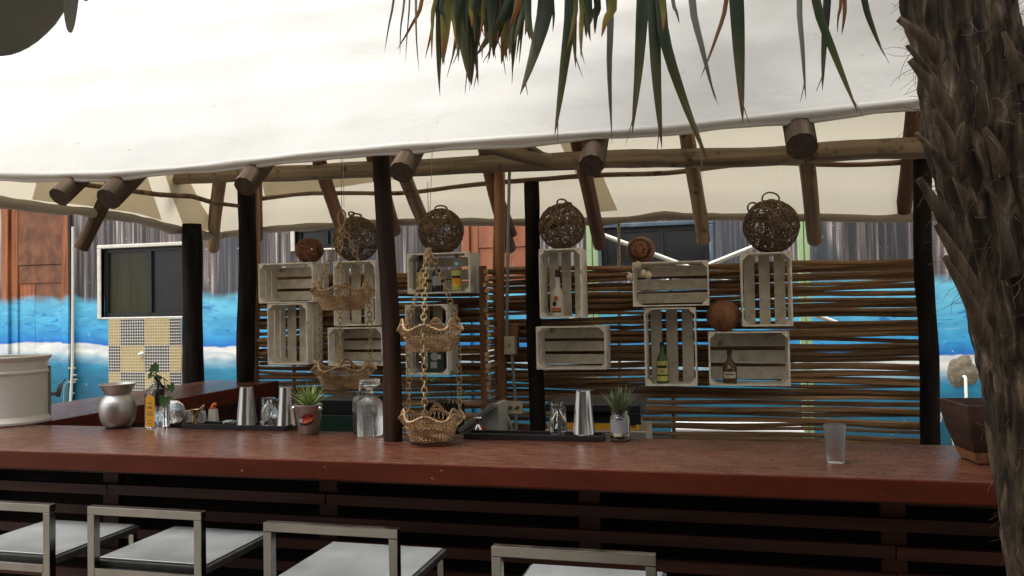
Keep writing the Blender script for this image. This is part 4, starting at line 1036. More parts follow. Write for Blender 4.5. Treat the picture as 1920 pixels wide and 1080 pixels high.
# cream dispenser at the left end
p, s = on_bar(13, 793); 
t = thing('drinks_dispenser', 'large cream cylindrical drinks dispenser at the left end of the counter', 'dispenser', p)
prof = [(72, 0), (74, 2), (74, 6), (69, 14), (68.5, 16), (68.5, 92), (70.5, 93.5), (70.5, 97), (68.5, 99), (68.5, 115), (73, 121), (74, 124), (73, 125), (66, 124), (66, 118)]
sharp(MB().lathe([(r * s, z * s) for r, z in prof], 56).build('drum', 'canister', t), 30)
MB().lathe([(65.8 * s, 118 * s), (40 * s, 121 * s), (.001, 122 * s)], 40).build('lid', 'canister', t, smooth=True)
aT = math.radians(36); rT = lambda r, z: Vector((r * s * math.cos(aT), r * s * math.sin(aT), z * s))
MB().bar(rT(70, 8), rT(70, 104), 9 * s, 5 * s, rT(1, 0)).build('spout_strip', 'grey_plastic', t, bevel=.002)
MB().tube([rT(71, 50), rT(85, 50)], 3.4 * s, 10).build('spigot', 'grey_plastic', t, smooth=True)
MB().tube([rT(84, 44), rT(87, 58), rT(90, 68)], [4 * s, 4.4 * s, 3.2 * s], 10).build('tap', 'grey_plastic', t, smooth=True)
MB().bar(rT(89, 66), rT(98, 78), 4 * s, 2 * s).build('lever', 'grey_plastic', t, bevel=.001)

# pewter jug
lathe_thing('metal_jug', 'round pewter jug with flared square neck on the counter', 'jug', 221, 801,
            [(20, 0), (22, 1.5), (29, 12), (32.5, 28), (32, 40), (28, 52), (21.5, 59), (20.5, 60.5), (23, 64), (27, 72), (32, 81), (31, 81.5), (25, 72), (19, 61)], 'pewter', 'body', 40)
# bottle with ivy
p, s = on_bar(295, 801); t = thing('ivy_bottle', 'square clear bottle with orange label and a sprig of ivy', 'bottle', p)
q = MB(); hw = 16.5
def rsq(h, z, b=.22, k=5):
    pts = []
    for c in range(4):
        a0 = math.pi / 2 * c
        for i in range(k + 1):
            a = a0 + math.pi / 2 * i / k; cx = (1 if c in (0, 3) else -1) * h * (1 - b); cy = (1 if c in (0, 1) else -1) * h * (1 - b)
            pts.append(Vector((cx + h * b * math.cos(a), cy + h * b * math.sin(a), z)))
    return pts
secs = [(15.5, 0, .22), (16.5, 2, .22), (16.5, 62, .22), (15, 70, .45), (9, 80, .95), (6, 86, 1), (6, 97, 1)]
n_ = 24; vs = []
for h_, z_, b_ in secs: vs += [v * 1.0 for v in rsq(h_ * s, z_ * s, b_)]
q.add(vs, [(i * n_ + j, i * n_ + (j + 1) % n_, (i + 1) * n_ + (j + 1) % n_, (i + 1) * n_ + j) for i in range(len(secs) - 1) for j in range(n_)] + [tuple(reversed(range(n_)))])
RB = -.12; o_ = q.build('glass_body', 'glass', t); sharp(o_, 40); o_.rotation_euler = (0, 0, RB); LB = Vector((math.sin(RB), -math.cos(RB), 0)) * 16.9 * s
lb = MB(); pts = [(-11, 3), (11, 3), (11, 55)] + [(11 * math.cos(a), 55 + 7 * math.sin(a)) for a in [math.pi * i / 8 for i in range(1, 8)]] + [(-11, 55)]
lb.add([(x * s, -.0006, z * s) for x, z in pts], [tuple(range(len(pts)))])
lo = lb.build('label', 'label_orange', t, loc=LB); lo.rotation_euler = (0, 0, RB)
for z_, h_, w_ in ((36, 5, 11), (29, 1.5, 12), (24, 2.5, 13), (14, 1.2, 10), (8, 1.2, 12), (45, 3, 7)):
    q = MB().add([(-w_ / 2 * s, -.0012, z_ * s), (w_ / 2 * s, -.0012, z_ * s), (w_ / 2 * s, -.0012, (z_ + h_) * s), (-w_ / 2 * s, -.0012, (z_ + h_) * s)], [(0, 1, 2, 3)])
    b_ = q.build('label_print', 'ink_gold', t, loc=LB); b_.rotation_euler = (0, 0, RB)
def heart_leaf(parent, c, size, nrm, upv, mat='ivy', name='leaf'):
    nrm = Vector(nrm).normalized(); upv = (Vector(upv) - nrm * Vector(upv).dot(nrm)).normalized(); sd = upv.cross(nrm)
    out = [(0, 1.0), (.3, .62), (.62, .3), (.55, -.1), (.75, -.45), (.35, -.6), (0, -.42), (-.35, -.6), (-.75, -.45), (-.55, -.1), (-.62, .3), (-.3, .62)]
    c = Vector(c); vs = [c + nrm * size * -.08] + [c + (sd * x + upv * y) * size * .6 + nrm * size * .12 * abs(x) for x, y in out]
    return MB().add(vs, [(0, 1 + i, 1 + (i + 1) % 12) for i in range(12)]).build(name, mat, parent, smooth=True)
vd_ = (p - EYE); vd_.z = 0; vd_.normalize(); rd_ = Vector((vd_.y, -vd_.x, 0))
K = lambda x, z, y=0: rd_ * x * s + vd_ * y * s + Vector((0, 0, z * s))
nf_ = -vd_ + Vector((0, 0, .35))
heart_leaf(t, K(-4, 110, -6), 22 * s, nf_, rd_ * .2 + Vector((0, 0, 1))); heart_leaf(t, K(-10, 97, -4), 14 * s, nf_ - rd_ * .5, rd_ * -.6 + Vector((0, 0, -.5)))
heart_leaf(t, K(23, 74, -12), 19 * s, nf_ + rd_ * .5, rd_ * .1 + Vector((0, 0, -1))); heart_leaf(t, K(14, 51, -26), 26 * s, nf_, rd_ * -.2 + Vector((0, 0, -1))); heart_leaf(t, K(4, 92, -4), 11 * s, nf_, rd_)
for pts in ([(0, 40), (1, 88), (-2, 104), (-7, 112)], [(0, 60), (3, 96), (12, 90), (19, 84)], [(2, 96), (-6, 102), (-10, 104)], [(12, 91), (14, 75), (11, 60)], [(-4, 22), (0, 70), (3, 95)]):
    MB().tube([K(x, z, -2) for x, z in pts], .9 * s, 5).build('stem', 'stem', t, smooth=True)
# glass dish leaning behind it
p, s = on_bar(325, 799); t = thing('glass_dish', 'thick round glass dish standing on edge behind the ivy bottle', 'dish', p)
q = MB().lathe([(.001, 0), (20 * s, 1 * s), (24 * s, 4 * s), (23 * s, 6 * s), (.001, 3 * s)], 30)
for i, v in enumerate(q.v): q.v[i] = Vector((v.x, v.z, v.y + 24 * s))
q.build('plate', 'grey_plastic' if False else 'cut_glass', t, smooth=True)

# rubber trays
def tray(px0, px1, py, label, wpx=34):
    a, s = on_bar(px0, py); b, _ = on_bar(px1, py); c = (a + b) / 2
    t = thing('bar_mat', label, 'tray', (c.x, c.y, BZ + .0008)); L = (b.x - a.x); D = .085; e = .006
    m = MB().box(-L / 2, L / 2, -D / 2, D / 2, 0, .008)
    m.build('mat_base', 'black_rubber', t)
    r_ = MB(); r_.box(-L / 2, L / 2, -D / 2 - e, -D / 2 - .0005, 0, .02); r_.box(-L / 2, L / 2, D / 2 + .0005, D / 2 + e, 0, .02); r_.box(-L / 2 - e, -L / 2 - .0005, -D / 2 - e, D / 2 + e, 0, .0202); r_.box(L / 2 + .0005, L / 2 + e, -D / 2 - e, D / 2 + e, 0, .0202)
    r_.build('rim', 'black_rubber', t, bevel=.001)
    g_ = MB()
    for i in range(int(L / .02)):
        x = -L / 2 + .01 + i * .02; g_.box(x - .004, x + .004, -D / 2 + .006, D / 2 - .006, .0082, .0105)
    g_.build('ribs', 'black_rubber', t)
    return BZ + .0125
ZT1 = tray(346, 552, 803, 'long black rubber bar mat left of the dark post'); ZT2 = tray(874, 1132, 822, 'long black rubber bar mat right of the dark post')
def tumbler(px, py, h, rt, rb, mat, label, Z, inv=True, name='shaker_tin', cat='shaker', ribs=False, part='tin', thick=1.0):
    p, s = on_bar(px, py); p.z = Z; t = thing(name, label, cat, p)
    if inv: prof = [(rt, 0), (rt + .8, .6), (rt + .2, 1.6), (rb + .6, h - 2), (rb, h - .4), (rb - 1, h), (.01, h - .8)]; inner = [(.01, h - 3.2), (rb - thick, h - 3.4), (rt - thick, 0)]
    else: prof = [(.01, .2), (rb - 1, 0), (rb, .6), (rt, h)]; inner = [(rt - thick, h), (rb - thick, h * .18), (.01, h * .17)]
    full = (list(reversed(inner)) + prof) if inv else (prof + inner)
    if inv: full = inner[::-1][:1] + prof if mat == 'shaker' else inner[::-1] + prof
    o_ = MB().lathe([(r * s, z * s) for r, z in full], 32, cap=False).build(part, mat, t); sharp(o_, 40)
    return t, s
tumbler(463, 801, 70, 18.5, 11.5, 'shaker', 'tall steel shaker tin standing upside down by the strainer', ZT1)
tumbler(538, 803, 72, 19, 12, 'shaker', 'tall steel shaker tin upside down beside the pot of spiky leaves', ZT1)
tumbler(504, 801, 50, 16, 13, 'glass', 'clear tumbler upside down between two shaker tins', ZT1, name='tumbler', cat='glass', part='glass_body', thick=2.2)
tumbler(1095, 820, 82, 20.5, 13.5, 'shaker', 'tallest steel shaker tin, upside down on the right bar mat', ZT2)
tumbler(1047, 818, 50, 17, 14, 'glass', 'clear tumbler upside down at the front of the right bar mat', ZT2, name='tumbler', cat='glass', part='glass_body', thick=2.4)
p, s = on_bar(1047, 811); tumbler(1045, 812, 53, 14, 12, 'glass', 'clear tumbler behind another one on the right bar mat', ZT2, name='tumbler', cat='glass', part='glass_body', thick=2.2)
tumbler(1567, 868, 71, 20, 15.5, 'frost', 'frosted tall glass standing alone on the right of the counter', BZ + .0008, False, 'frosted_glass', 'glass', part='glass_body', thick=2.0)
def jigger(px, py, h, r, Z, label, mat='chrome'):
    p, s = on_bar(px, py); p.z = Z; t = thing('jigger', label, 'jigger', p)
    sharp(MB().lathe([((r * .8) * s, 0), ((r * .82) * s, .8 * s), (r * .25 * s, h * .48 * s), (r * s, h * s), ((r - 1) * s, h * s), (r * .2 * s, h * .56 * s)], 24, cap=False).build('double_cup', mat, t), 50)
    return t, s
MT['brass'] = mk('brushed_brass', [(.55, .43, .2), (.68, .56, .3)], (20, 20, 20), rough=.22, metal=1)
t, s = jigger(365, 800, 27, 9, ZT1, 'brass and steel jigger with a gold handle on the left bar mat', 'brass')
MB().tube([(6 * s, 0, 24 * s), (14 * s, 0, 30 * s), (20 * s, 0, 36 * s), (19 * s, 0, 28 * s), (8 * s, 0, 22 * s)], 1.1 * s, 6).build('handle', 'brass', t, smooth=True)
jigger(897, 812, 23, 9.5, ZT2, 'steel jigger at the left end of the right bar mat', 'chrome')
def sachet(px, py, w, h, d, Z, label, name='carton', cat='carton', mat='card'):
    p, s = on_bar(px, py); p.z = Z; t = thing(name, label, cat, p)
    q = MB().add([(-w / 2 * s, -d / 2 * s, 0), (w / 2 * s, -d / 2 * s, 0), (w / 2 * s, d / 2 * s, 0), (-w / 2 * s, d / 2 * s, 0), (-w * .4 * s, -d * .3 * s, h * s), (w * .4 * s, -d * .3 * s, h * s), (w * .4 * s, d * .3 * s, h * s), (-w * .4 * s, d * .3 * s, h * s)],
                 [(0, 3, 2, 1), (4, 5, 6, 7), (0, 1, 5, 4), (1, 2, 6, 5), (2, 3, 7, 6), (3, 0, 4, 7)])
    q.build('box', mat, t, bevel=.0012); return t, s
sachet(353, 797, 18, 22, 12, ZT1, 'low white box at the left end of the bar mat', 'napkin_box', 'box')
sachet(379, 798, 14, 22, 10, ZT1, 'small white box behind the brass jigger', 'napkin_box', 'box')
t, s = sachet(400, 797, 18, 25, 12, ZT1, 'white pour carton with an orange spout')
sharp(MB().tube([(0, 0, 25.2 * s), (-1 * s, 0, 29 * s), (3 * s, 0, 34 * s), (7 * s, 0, 33 * s)], [5 * s, 4 * s, 3.4 * s, 3 * s], 10).build('spout', 'orange_plastic', t), 50)
# strainer: coil on a flat plate
p, s = on_bar(430, 800); p.z = ZT1; t = thing('cocktail_strainer', 'steel cocktail strainer with a coiled spring on the bar mat', 'strainer', p)
MB().tube([Vector(((12 * math.cos(a)) * s, (9 * math.sin(a)) * s, (3 + 1.8 * math.sin(a * 14)) * s)) + Vector((math.cos(a), math.sin(a), 0)) * 1.6 * s * math.cos(a * 14) for a in [2 * math.pi * k / 170 for k in range(170)]], .55 * s, 4, closed=True).build('spring', 'chrome', t, smooth=True)
MB().lathe([(9 * s, 5 * s), (9.5 * s, 5.6 * s), (9 * s, 6.2 * s)], 20).build('plate', 'chrome', t, smooth=True)
MB().bar((9 * s, 0, 5.6 * s), (24 * s, 3 * s, 6.5 * s), 6 * s, 1 * s).build('handle', 'chrome', t, bevel=.001)
# bucket with agave
t, s = lathe_thing('bucket_planter', 'small steel bucket with a red logo holding a spiky green plant', 'plant pot', 579, 813,
                   [(17.5, 0), (18.5, 1), (25, 52), (26, 53), (26, 55), (24.5, 55), (23, 48), (.01, 47)], 'bucket', 'bucket', 36)
for sx_ in (-1, 1): MB().lathe([(.001, -5 * s), (3.5 * s, -3.5 * s), (5 * s, 0), (3.5 * s, 3.5 * s), (.001, 5 * s)], 14).build('knob', 'chrome', t, loc=(sx_ * 27 * s, -6 * s, 47 * s), smooth=True)
def wrap(t, r, a0, z, outline, mat, name, push):
    pts = [((r + push) * math.cos(a0 + x / r), (r + push) * math.sin(a0 + x / r), z + y) for x, y in outline]
    return MB().add([Vector((0, 0, 0)) + Vector(q) for q in [tuple(sum(p[i] for p in pts) / len(pts) for i in range(3))] + pts], [(0, 1 + i, 1 + (i + 1) % len(pts)) for i in range(len(pts))]).build(name, mat, t)
ell = lambda rx, rz, n=22, sh=0: [(rx * math.cos(a) * s, (rz * math.sin(a) + sh * math.cos(a)) * s) for a in [2 * math.pi * k / n for k in range(n)]]
wrap(t, 23.2 * s, math.radians(-72), 27 * s, ell(15, 9.5, 22, 2), 'label_dark', 'logo', .5 * s); wrap(t, 23.5 * s, math.radians(-70), 30 * s, ell(14, 7.5, 22, 3), 'label_red', 'logo', .9 * s)
wrap(t, 23.5 * s, math.radians(-97), 27 * s, [(-4 * s, -4 * s), (4 * s, -4 * s), (4 * s, 4 * s), (-4 * s, 4 * s)], 'label_grey', 'logo', 1.3 * s)
def spiky(t, s, zb, n, L, w, mat, seed, tilt=(.15, 1.1), bend=.5):
    rr = random.Random(seed)
    for i in range(n):
        a = i * 2.399 + rr.uniform(-.2, .2); el = tilt[0] + (tilt[1] - tilt[0]) * (i / n) ** .8
        m = MB(); d = Vector((math.sin(el) * math.cos(a), math.sin(el) * math.sin(a), math.cos(el)))
        leaf_strip(m, Vector((d.x * 4, d.y * 4, zb)) * s, d, L * s * rr.uniform(.75, 1.05), w * s, bend * rr.uniform(.3, 1.2), 6, .18); m.build('leaf', mat, t, smooth=True)
spiky(t, s, 46, 44, 54, 5.6, 'agave', 4, (.05, 1.0), .28)
# decanter
p, s = on_bar(694, 818); t = thing('glass_decanter', 'square cut-glass decanter with a chunky stopper beside the post', 'decanter', p)
secs = [(16.5, 0, .12), (18, 2, .12), (18, 60, .12), (17, 66, .2), (9, 74, .8), (7, 77, 1), (7, 82, 1), (8.5, 84, 1)]
q = MB(); vs = []
for h_, z_, b_ in secs: vs += rsq(h_ * s, z_ * s, b_)
q.add(vs, [(i * n_ + j, i * n_ + (j + 1) % n_, (i + 1) * n_ + (j + 1) % n_, (i + 1) * n_ + j) for i in range(len(secs) - 1) for j in range(n_)] + [tuple(reversed(range(n_))), tuple(range(len(secs) * n_ - n_, len(secs) * n_))])
o_ = q.build('glass_body', 'cut_glass', t); sharp(o_, 40); o_.rotation_euler = (0, 0, -.15)
q = MB(); vs = []
for h_, z_, b_ in [(5, 85, 1), (6, 88, 1), (16, 95, .3), (16, 104, .3), (13, 106, .3)]: vs += rsq(h_ * s, z_ * s, b_)
q.add(vs, [(i * n_ + j, i * n_ + (j + 1) % n_, (i + 1) * n_ + (j + 1) % n_, (i + 1) * n_ + j) for i in range(4) for j in range(n_)] + [tuple(reversed(range(n_))), tuple(range(4 * n_, 5 * n_))])
sharp(q.build('stopper', 'cut_glass', t), 40)
# cut facets: raised diamond ribs on the front and side
fm = MB()
for i in range(6):
    for j in range(7):
        x = (-13.5 + i * 5.4) * s; z = (8 + j * 7) * s
        fm.add([(x - 2.2 * s, -18.0 * s, z), (x, -18.0 * s, z - 3.2 * s), (x + 2.2 * s, -18.0 * s, z), (x, -18.0 * s, z + 3.2 * s), (x, -19.4 * s, z)], [(0, 1, 4), (1, 2, 4), (2, 3, 4), (3, 0, 4)])
o_ = fm.build('facets', 'cut_glass', t); o_.rotation_euler = (0, 0, -.15)
# pump bottle behind it
t, s = lathe_thing('syrup_bottle', 'white and black syrup bottle behind the decanter', 'bottle', 676, 812, [(13, 0), (14, 1), (14, 38), (13.5, 40)], 'label_dark', 'lower_body', 24)
sharp(MB().lathe([(13.4 * s, 40.2 * s), (14 * s, 42 * s), (14 * s, 62 * s), (11 * s, 68 * s), (5 * s, 71 * s), (5 * s, 78 * s)], 24).build('upper_body', 'frost', t), 40)
MB().tube([(0, 0, 78 * s), (0, 0, 90 * s)], 2.2 * s, 8).build('spout', 'card', t)
# jar with air plant
t, s = lathe_thing('jar_planter', 'glass jar with a grey label holding a dusty green spiky plant', 'plant pot', 1163, 826, [(.01, .5), (17, 0), (19, 2), (19, 44), (15, 49), (14.5, 51), (16, 52), (16, 56), (14.5, 56), (13, 50), (17.5, 43), (17.5, 4), (.01, 3)], 'glass', 'jar', 32)
sharp(MB().lathe([(.01, 3.2 * s), (17.2 * s, 4 * s), (17.2 * s, 9 * s), (.01, 9.5 * s)], 24).build('water', 'conduit', t), 40)
q = MB(); k = 16; vs = []
for zz in (16, 39):
    for i in range(k + 1):
        a = math.radians(-150 + 115 * i / k); vs.append((19.3 * s * math.cos(a), 19.3 * s * math.sin(a), zz * s))
q.add(vs, [(i, i + 1, i + k + 2, i + k + 1) for i in range(k)]).build('label', 'label_grey', t, smooth=True)
q = MB(); vs = []
for zz in (10, 16):
    for i in range(k + 1):
        a = math.radians(-120 + 45 * i / k); vs.append((19.4 * s * math.cos(a), 19.4 * s * math.sin(a), zz * s))
q.add(vs, [(i, i + 1, i + k + 2, i + k + 1) for i in range(k)]).build('label', 'label_cream', t, smooth=True)
spiky(t, s, 44, 60, 66, 3.6, 'airplant', 9, (.03, .75), .3)
# dark square tapered planter at the right
p, s = on_bar(1857, 864); t = thing('wooden_planter', 'dark brown tapered wooden planter against the palm trunk', 'planter', p)
secs = [(37, 0, .06), (39, 3, .06), (47, 26, .06), (57, 58, .06), (63, 88, .06), (65, 110, .06), (61, 110, .06), (58, 90, .06)]
q = MB(); vs = []
for h_, z_, b_ in secs: vs += rsq(h_ * s, z_ * s, b_)
q.add(vs, [(i * n_ + j, i * n_ + (j + 1) % n_, (i + 1) * n_ + (j + 1) % n_, (i + 1) * n_ + j) for i in range(len(secs) - 1) for j in range(n_)] + [tuple(reversed(range(n_))), tuple(range(len(secs) * n_ - n_, len(secs) * n_))])
o_ = q.build('box', 'pot', t); sharp(o_, 40); o_.rotation_euler = (0, 0, .12)
q = MB(); vs = []
for h_, z_, b_ in [(37.4, .5, .06), (39.6, 3, .06), (46.6, 22, .06)]: vs += rsq(h_ * s * 1.006, z_ * s, b_)
q.add(vs, [(i * n_ + j, i * n_ + (j + 1) % n_, (i + 1) * n_ + (j + 1) % n_, (i + 1) * n_ + j) for i in range(2) for j in range(n_)])
o_ = q.build('worn_foot', 'orange_post', t); o_.rotation_euler = (0, 0, .12)


# ------------------------------------------------------------------ working side of the bar
t = thing('work_counter', 'dark working counter behind the bar under the baskets', 'counter', (-1.2, 3.75, 0))
MB().box(-1.7, 1.5, -.3, .3, .84, .88).build('worktop', 'steel_lid', t, bevel=.004); MB().box(-1.68, 1.48, -.26, .28, 0, .839).build('carcass', 'black_plastic', t)
def box_at(px0, px1, py0, py1, Y, D, parts_fn, name, label, cat):
    a, b = P(px0, (py0 + py1) / 2, Y=Y), P(px1, (py0 + py1) / 2, Y=Y); z0, z1 = P((px0 + px1) / 2, py1, Y=Y).z, P((px0 + px1) / 2, py0, Y=Y).z
    t = thing(name, label, cat, ((a.x + b.x) / 2, Y, z0)); parts_fn(t, b.x - a.x, z1 - z0, D); return t
def icebox(t, w, h, D):
    MB().box(-w / 2, w / 2, 0, D, -.02, h * .66).build('chest', 'green_plastic', t, bevel=.01); MB().box(-w / 2 - .01, w / 2 + .01, -.01, D + .01, h * .665, h).build('lid', 'black_plastic', t, bevel=.008)
box_at(600, 690, 748, 832, 3.62, .2, icebox, 'storage_chest', 'dark green chest with black lid behind the counter', 'chest')
def icebox2(t, w, h, D):
    MB().box(-w / 2, w / 2, 0, D, -.02, h * .9).build('crate_body', 'black_plastic', t, bevel=.006); MB().box(-w / 2, w / 2, -.006, -.0005, h * .5, h * .62).build('rim', 'conduit', t)
box_at(556, 598, 752, 832, 3.75, .15, icebox2, 'bottle_bin', 'black bin beside the dark green chest', 'bin')
def register(t, w, h, D):
    poly = [(-w / 2, -.05), (w / 2, -.05), (w / 2, h), (w * .38, h), (-w / 2, h * .12)]
    MB().prism(poly, .012, D).build('housing', 'register_side', t, bevel=.003)
    MB().bar((-w * .5, .005, h * .1), (w * .42, .005, h * .97), .024, .05, (0, 1, 0)).build('slanted_edge', 'register', t, bevel=.004)
    MB().bar((-w * 1.6, D * .5, h * 1.0), (w * .40, D * .5, h * 1.0), .02, .014).build('top_rail', 'chrome', t)
    MB().box(-w * 1.55, -w * .5, D * .4, D * .5, -.05, h * .95).build('screen', 'pane_dark', t)
    MB().box(w * .02, w * .18, -.012, -.001, h * .08, h * .3).build('red_button', 'label_red', t, bevel=.003)
box_at(862, 934, 757, 815, 3.45, .16, register, 'counter_machine', 'grey slant-fronted machine behind the left end of the right bar mat', 'machine')
def cooler(t, w, h, D):
    MB().box(-w / 2, w / 2, 0, D, -.02, h * .34).build('steel_bin', 'steel_lid', t, bevel=.004)
    MB().box(-w / 2 + .01, w * .40, .01, D, h * .345, h * .5).build('orange_band', 'label_orange', t); MB().box(-w / 2 + .02, w * .42, .03, D, h * .505, h * .8).build('window', 'pane_dark', t, bevel=.002)
    MB().box(-w / 2, w * .45, -.01, D, h * .805, h).build('lid', 'black_plastic', t, bevel=.004)
    MB().box(w * .3, w * .45, -.006, .02, h * .5, h * .8).build('latch', 'black_plastic', t, bevel=.003)
box_at(1022, 1212, 758, 832, 3.5, .3, cooler, 'bar_cooler', 'steel and black cooler with an orange band behind the glasses', 'cooler')
# bottle with broad leaves behind the low basket
p = P(846, 760, Y=3.5); t = thing('leaf_bottle', 'clear slim bottle with broad green leaves behind the low basket', 'bottle', (p.x, 3.5, .882)); s = mpp(p)
sharp(MB().lathe([(11 * s, 0), (12 * s, 2 * s), (12 * s, 50 * s), (5 * s, 62 * s), (4 * s, 66 * s), (4 * s, 95 * s), (3 * s, 95 * s)], 20, cap=False).build('glass_body', 'glass', t), 40)
for px, py, sz, nv, uv in ((850, 700, 14, (0, -.5, .8), (1, 0, .1)), (812, 712, 17, (0, -.5, .8), (-1, 0, .3)), (868, 735, 12, (.2, -.6, .6), (1, 0, -.3)), (800, 742, 14, (0, -.3, .9), (-1, 0, 0))):
    q = P(px, py, Y=3.48) - t.location; heart_leaf(t, q, sz * s, nv, uv); MB().tube([(0, 0, 80 * s), (q.x * .5, q.y, max(q.z, 95 * s) + 6 * s), q], .8 * s, 5).build('stem', 'stem', t, smooth=True)

# ------------------------------------------------------------------ electrics on the fence
EYY = 5.19
c = P(955, 648, Y=EYY); t = thing('wall_switch', 'cream light switch box on the fence with grey conduit', 'switch', (c.x, EYY, c.z - .05)); s = mpp(c)
MB().box(-11 * s, 11 * s, 0, .05, -17 * s + .05, 17 * s + .05).build('switch_box', 'cream_plastic', t, bevel=.004); MB().box(-9.5 * s, 9.5 * s, -.004, -.0005, -15 * s + .05, 15 * s + .05).build('cover_plate', 'cream_plastic', t, bevel=.001)
MB().bar((0, -.006, .05), (0, -.016, .056), .005, .012, (0, 0, 1)).build('toggle', 'label_dark', t)
sharp(MB().tube([P(950, 632, Y=EYY + .02), P(951, 560, Y=EYY + .02), P(953, 420, Y=EYY + .02), P(955, 330, Y=EYY + .02)], .011, 10).build('conduit', 'conduit', t, world=True), 60)
sharp(MB().tube([P(955, 330, Y=EYY + .02), P(957, 306, Y=EYY), P(963, 297, Y=EYY - .03), P(976, 294, Y=EYY - .06)], .0105, 10).build('bend', 'green_tube', t, world=True), 60)
sharp(MB().tube([P(960, 666, Y=EYY + .02), P(963, 700, Y=EYY + .02), P(966, 752, Y=EYY + .02), P(969, 830, Y=EYY + .02)], .011, 10).build('conduit', 'conduit', t, world=True), 60)
c = P(964, 764, Y=EYY); t = thing('wall_outlet', 'cream power outlet with two black plugs low on the fence', 'outlet', (c.x, EYY, c.z - .045)); 
MB().box(-16 * s, 16 * s, 0, .012, .045 - 12 * s, .045 + 12 * s).build('cover_plate', 'cream_plastic', t, bevel=.002)
for dx in (-7, 7): MB().tube([(dx * s, -.001, .045), (dx * s, -.022, .043), (dx * s - .006, -.034, .038)], [.011, .01, .004], 8).build('plug', 'black_plastic', t)
MB().tube([(-7 * s - .006, -.034, .038), (-8 * s, -.04, -.02), (-9 * s, -.02, -.09)], .0025, 5).build('cable', 'black_plastic', t)
t = thing('grey_hose', 'bent grey hose beside the slant-fronted grey machine', 'hose', (P(950, 800, Y=4.3).x, 4.3, .7))
sharp(MB().tube([P(934, 768, Y=3.7), P(945, 776, Y=4.0), P(955, 795, Y=4.2), P(958, 830, Y=4.25)], .016, 10).build('tube', 'conduit', t, world=True), 60)

# ------------------------------------------------------------------ beyond the fence
def pole(name, label, cat, p0, p1, r, mat):
    t = thing(name, label, cat, ((p0.x + p1.x) / 2, (p0.y + p1.y) / 2, 0)); sharp(MB().tube([p0, p0.lerp(p1, .5), p1], r, 10).build('shaft', mat, t, world=True), 60); return t
def square_post(px, label, w, Y=6.6):
    c = P(px, 560, Y=Y); t = thing('green_post', label, 'post', (c.x, Y, 0), 'green posts beyond the fence')
    MB().box(-w * .5, -w * .04, 0, .05, 0, 2.35).build('rail', 'pale_green', t, bevel=.003); MB().box(w * .06, w * .5, .004, .054, 0, 2.35).build('rail', 'pale_green', t, bevel=.003)
    for z in (.6, 1.2, 1.8, 2.2): MB().box(-w * .48, w * .48, .056, .07, z, z + .04).build('crosspiece', 'pale_green', t)
    return t
square_post(1112, 'pale green post seen over the fence by the white bottle crate', .09); square_post(1510, 'pale green double post seen right of the rightmost woven ball', .085)
p0, p1 = P(1124, 438, Y=6.2), P(1262, 490, Y=6.2); pole('white_pole', 'white slanting pole behind the carved coconut', 'pole', p0, p1 + (p1 - p0) * 2.2, .018, 'white_pipe')
p0, p1 = P(1425, 458, Y=6.2), P(1330, 496, Y=6.2); pole('white_pole', 'white slanting pole left of the rightmost woven ball', 'pole', p0, p1 + (p1 - p0) * 3.2, .018, 'white_pipe')
t = thing('hanging_rope', 'thick twisted rope hanging beyond the fence', 'rope', (P(1160, 500, Y=5.9).x, 5.9, .4))
a, b = P(1160, 412, Y=5.9), P(1163, 900, Y=5.9)
for k in range(3):
    MB().tube([a.lerp(b, i / 90) + Vector((math.cos(i * .9 + k * 2.094), math.sin(i * .9 + k * 2.094), 0)) * .006 for i in range(91)], .0075, 6).build('strand', 'rope', t, world=True, smooth=True)
tb = thing('white_table', 'white table glimpsed through the low gaps of the fence', 'table', (P(1385, 800, Y=6.5).x, 6.5, 0))
MB().box(-.5, .46, -.3, .3, .62, .66).build('table_top', 'white_paint', tb, bevel=.01)
MB().box(-.46, .42, -.28, -.25, .40, .615).build('apron', 'white_paint', tb, bevel=.004)
for x in (-.44, .40):
    for y in (-.26, .26): MB().box(x - .025, x + .025, y - .025, y + .025, 0, .619).build('leg', 'white_paint', tb)

# ------------------------------------------------------------------ palm
PX, PY = None, None
TD = 1.78
def at_d(px, py, d): return EYE + (FWD * FPX + RIGHT * (px - 960) + UP * (540 - py)) * (d / FPX)
def trunk_c(py, ctr):                               # centre of the trunk at a picture height
    d = FWD * FPX + RIGHT * (ctr - 960) + UP * (540 - py); return EYE + d * (TD / FPX)
tc_pts = [trunk_c(1950, 2075), trunk_c(1500, 2045), trunk_c(1080, 1992), trunk_c(900, 1972), trunk_c(700, 1944), trunk_c(500, 1904), trunk_c(300, 1850), trunk_c(0, 1798), trunk_c(-330, 1768)]
palm = thing('palm_tree', 'shaggy palm with rough brown trunk in front of the bar', 'palm tree', (tc_pts[0].x, tc_pts[0].y, 0))
def spline(pts, z):
    for a, b in zip(pts[:-1], pts[1:]):
        if a.z <= z <= b.z: f = (z - a.z) / (b.z - a.z); return a.lerp(b, f)
    return pts[0].lerp(pts[0], 0) if z < pts[0].z else pts[-1]
tm = MB(); NS, NR = 90, 300; ztop = tc_pts[-1].z; zs = [ztop * i / NR for i in range(NR + 1)]
def tr_rad(z, a):
    base = .104 + .035 * max(0, .5 - z)
    v = Vector((math.cos(a) * 2.2, math.sin(a) * 2.2, z * 3.0))
    n1 = mnoise.fractal(v * 1.3, .9, 2.1, 5); n2 = mnoise.fractal(Vector((math.cos(a) * 9, math.sin(a) * 9, z * 3.2)), .8, 2.2, 4)
    ridge = abs(mnoise.noise(Vector((math.cos(a) * 6, math.sin(a) * 6, z * 2.2))))
    n3 = mnoise.noise(Vector((math.cos(a) * 22, math.sin(a) * 22, z * 6)))
    return base * (1 + .16 * n1 + .12 * n2 + .05 * n3 - .16 * (.25 - ridge))
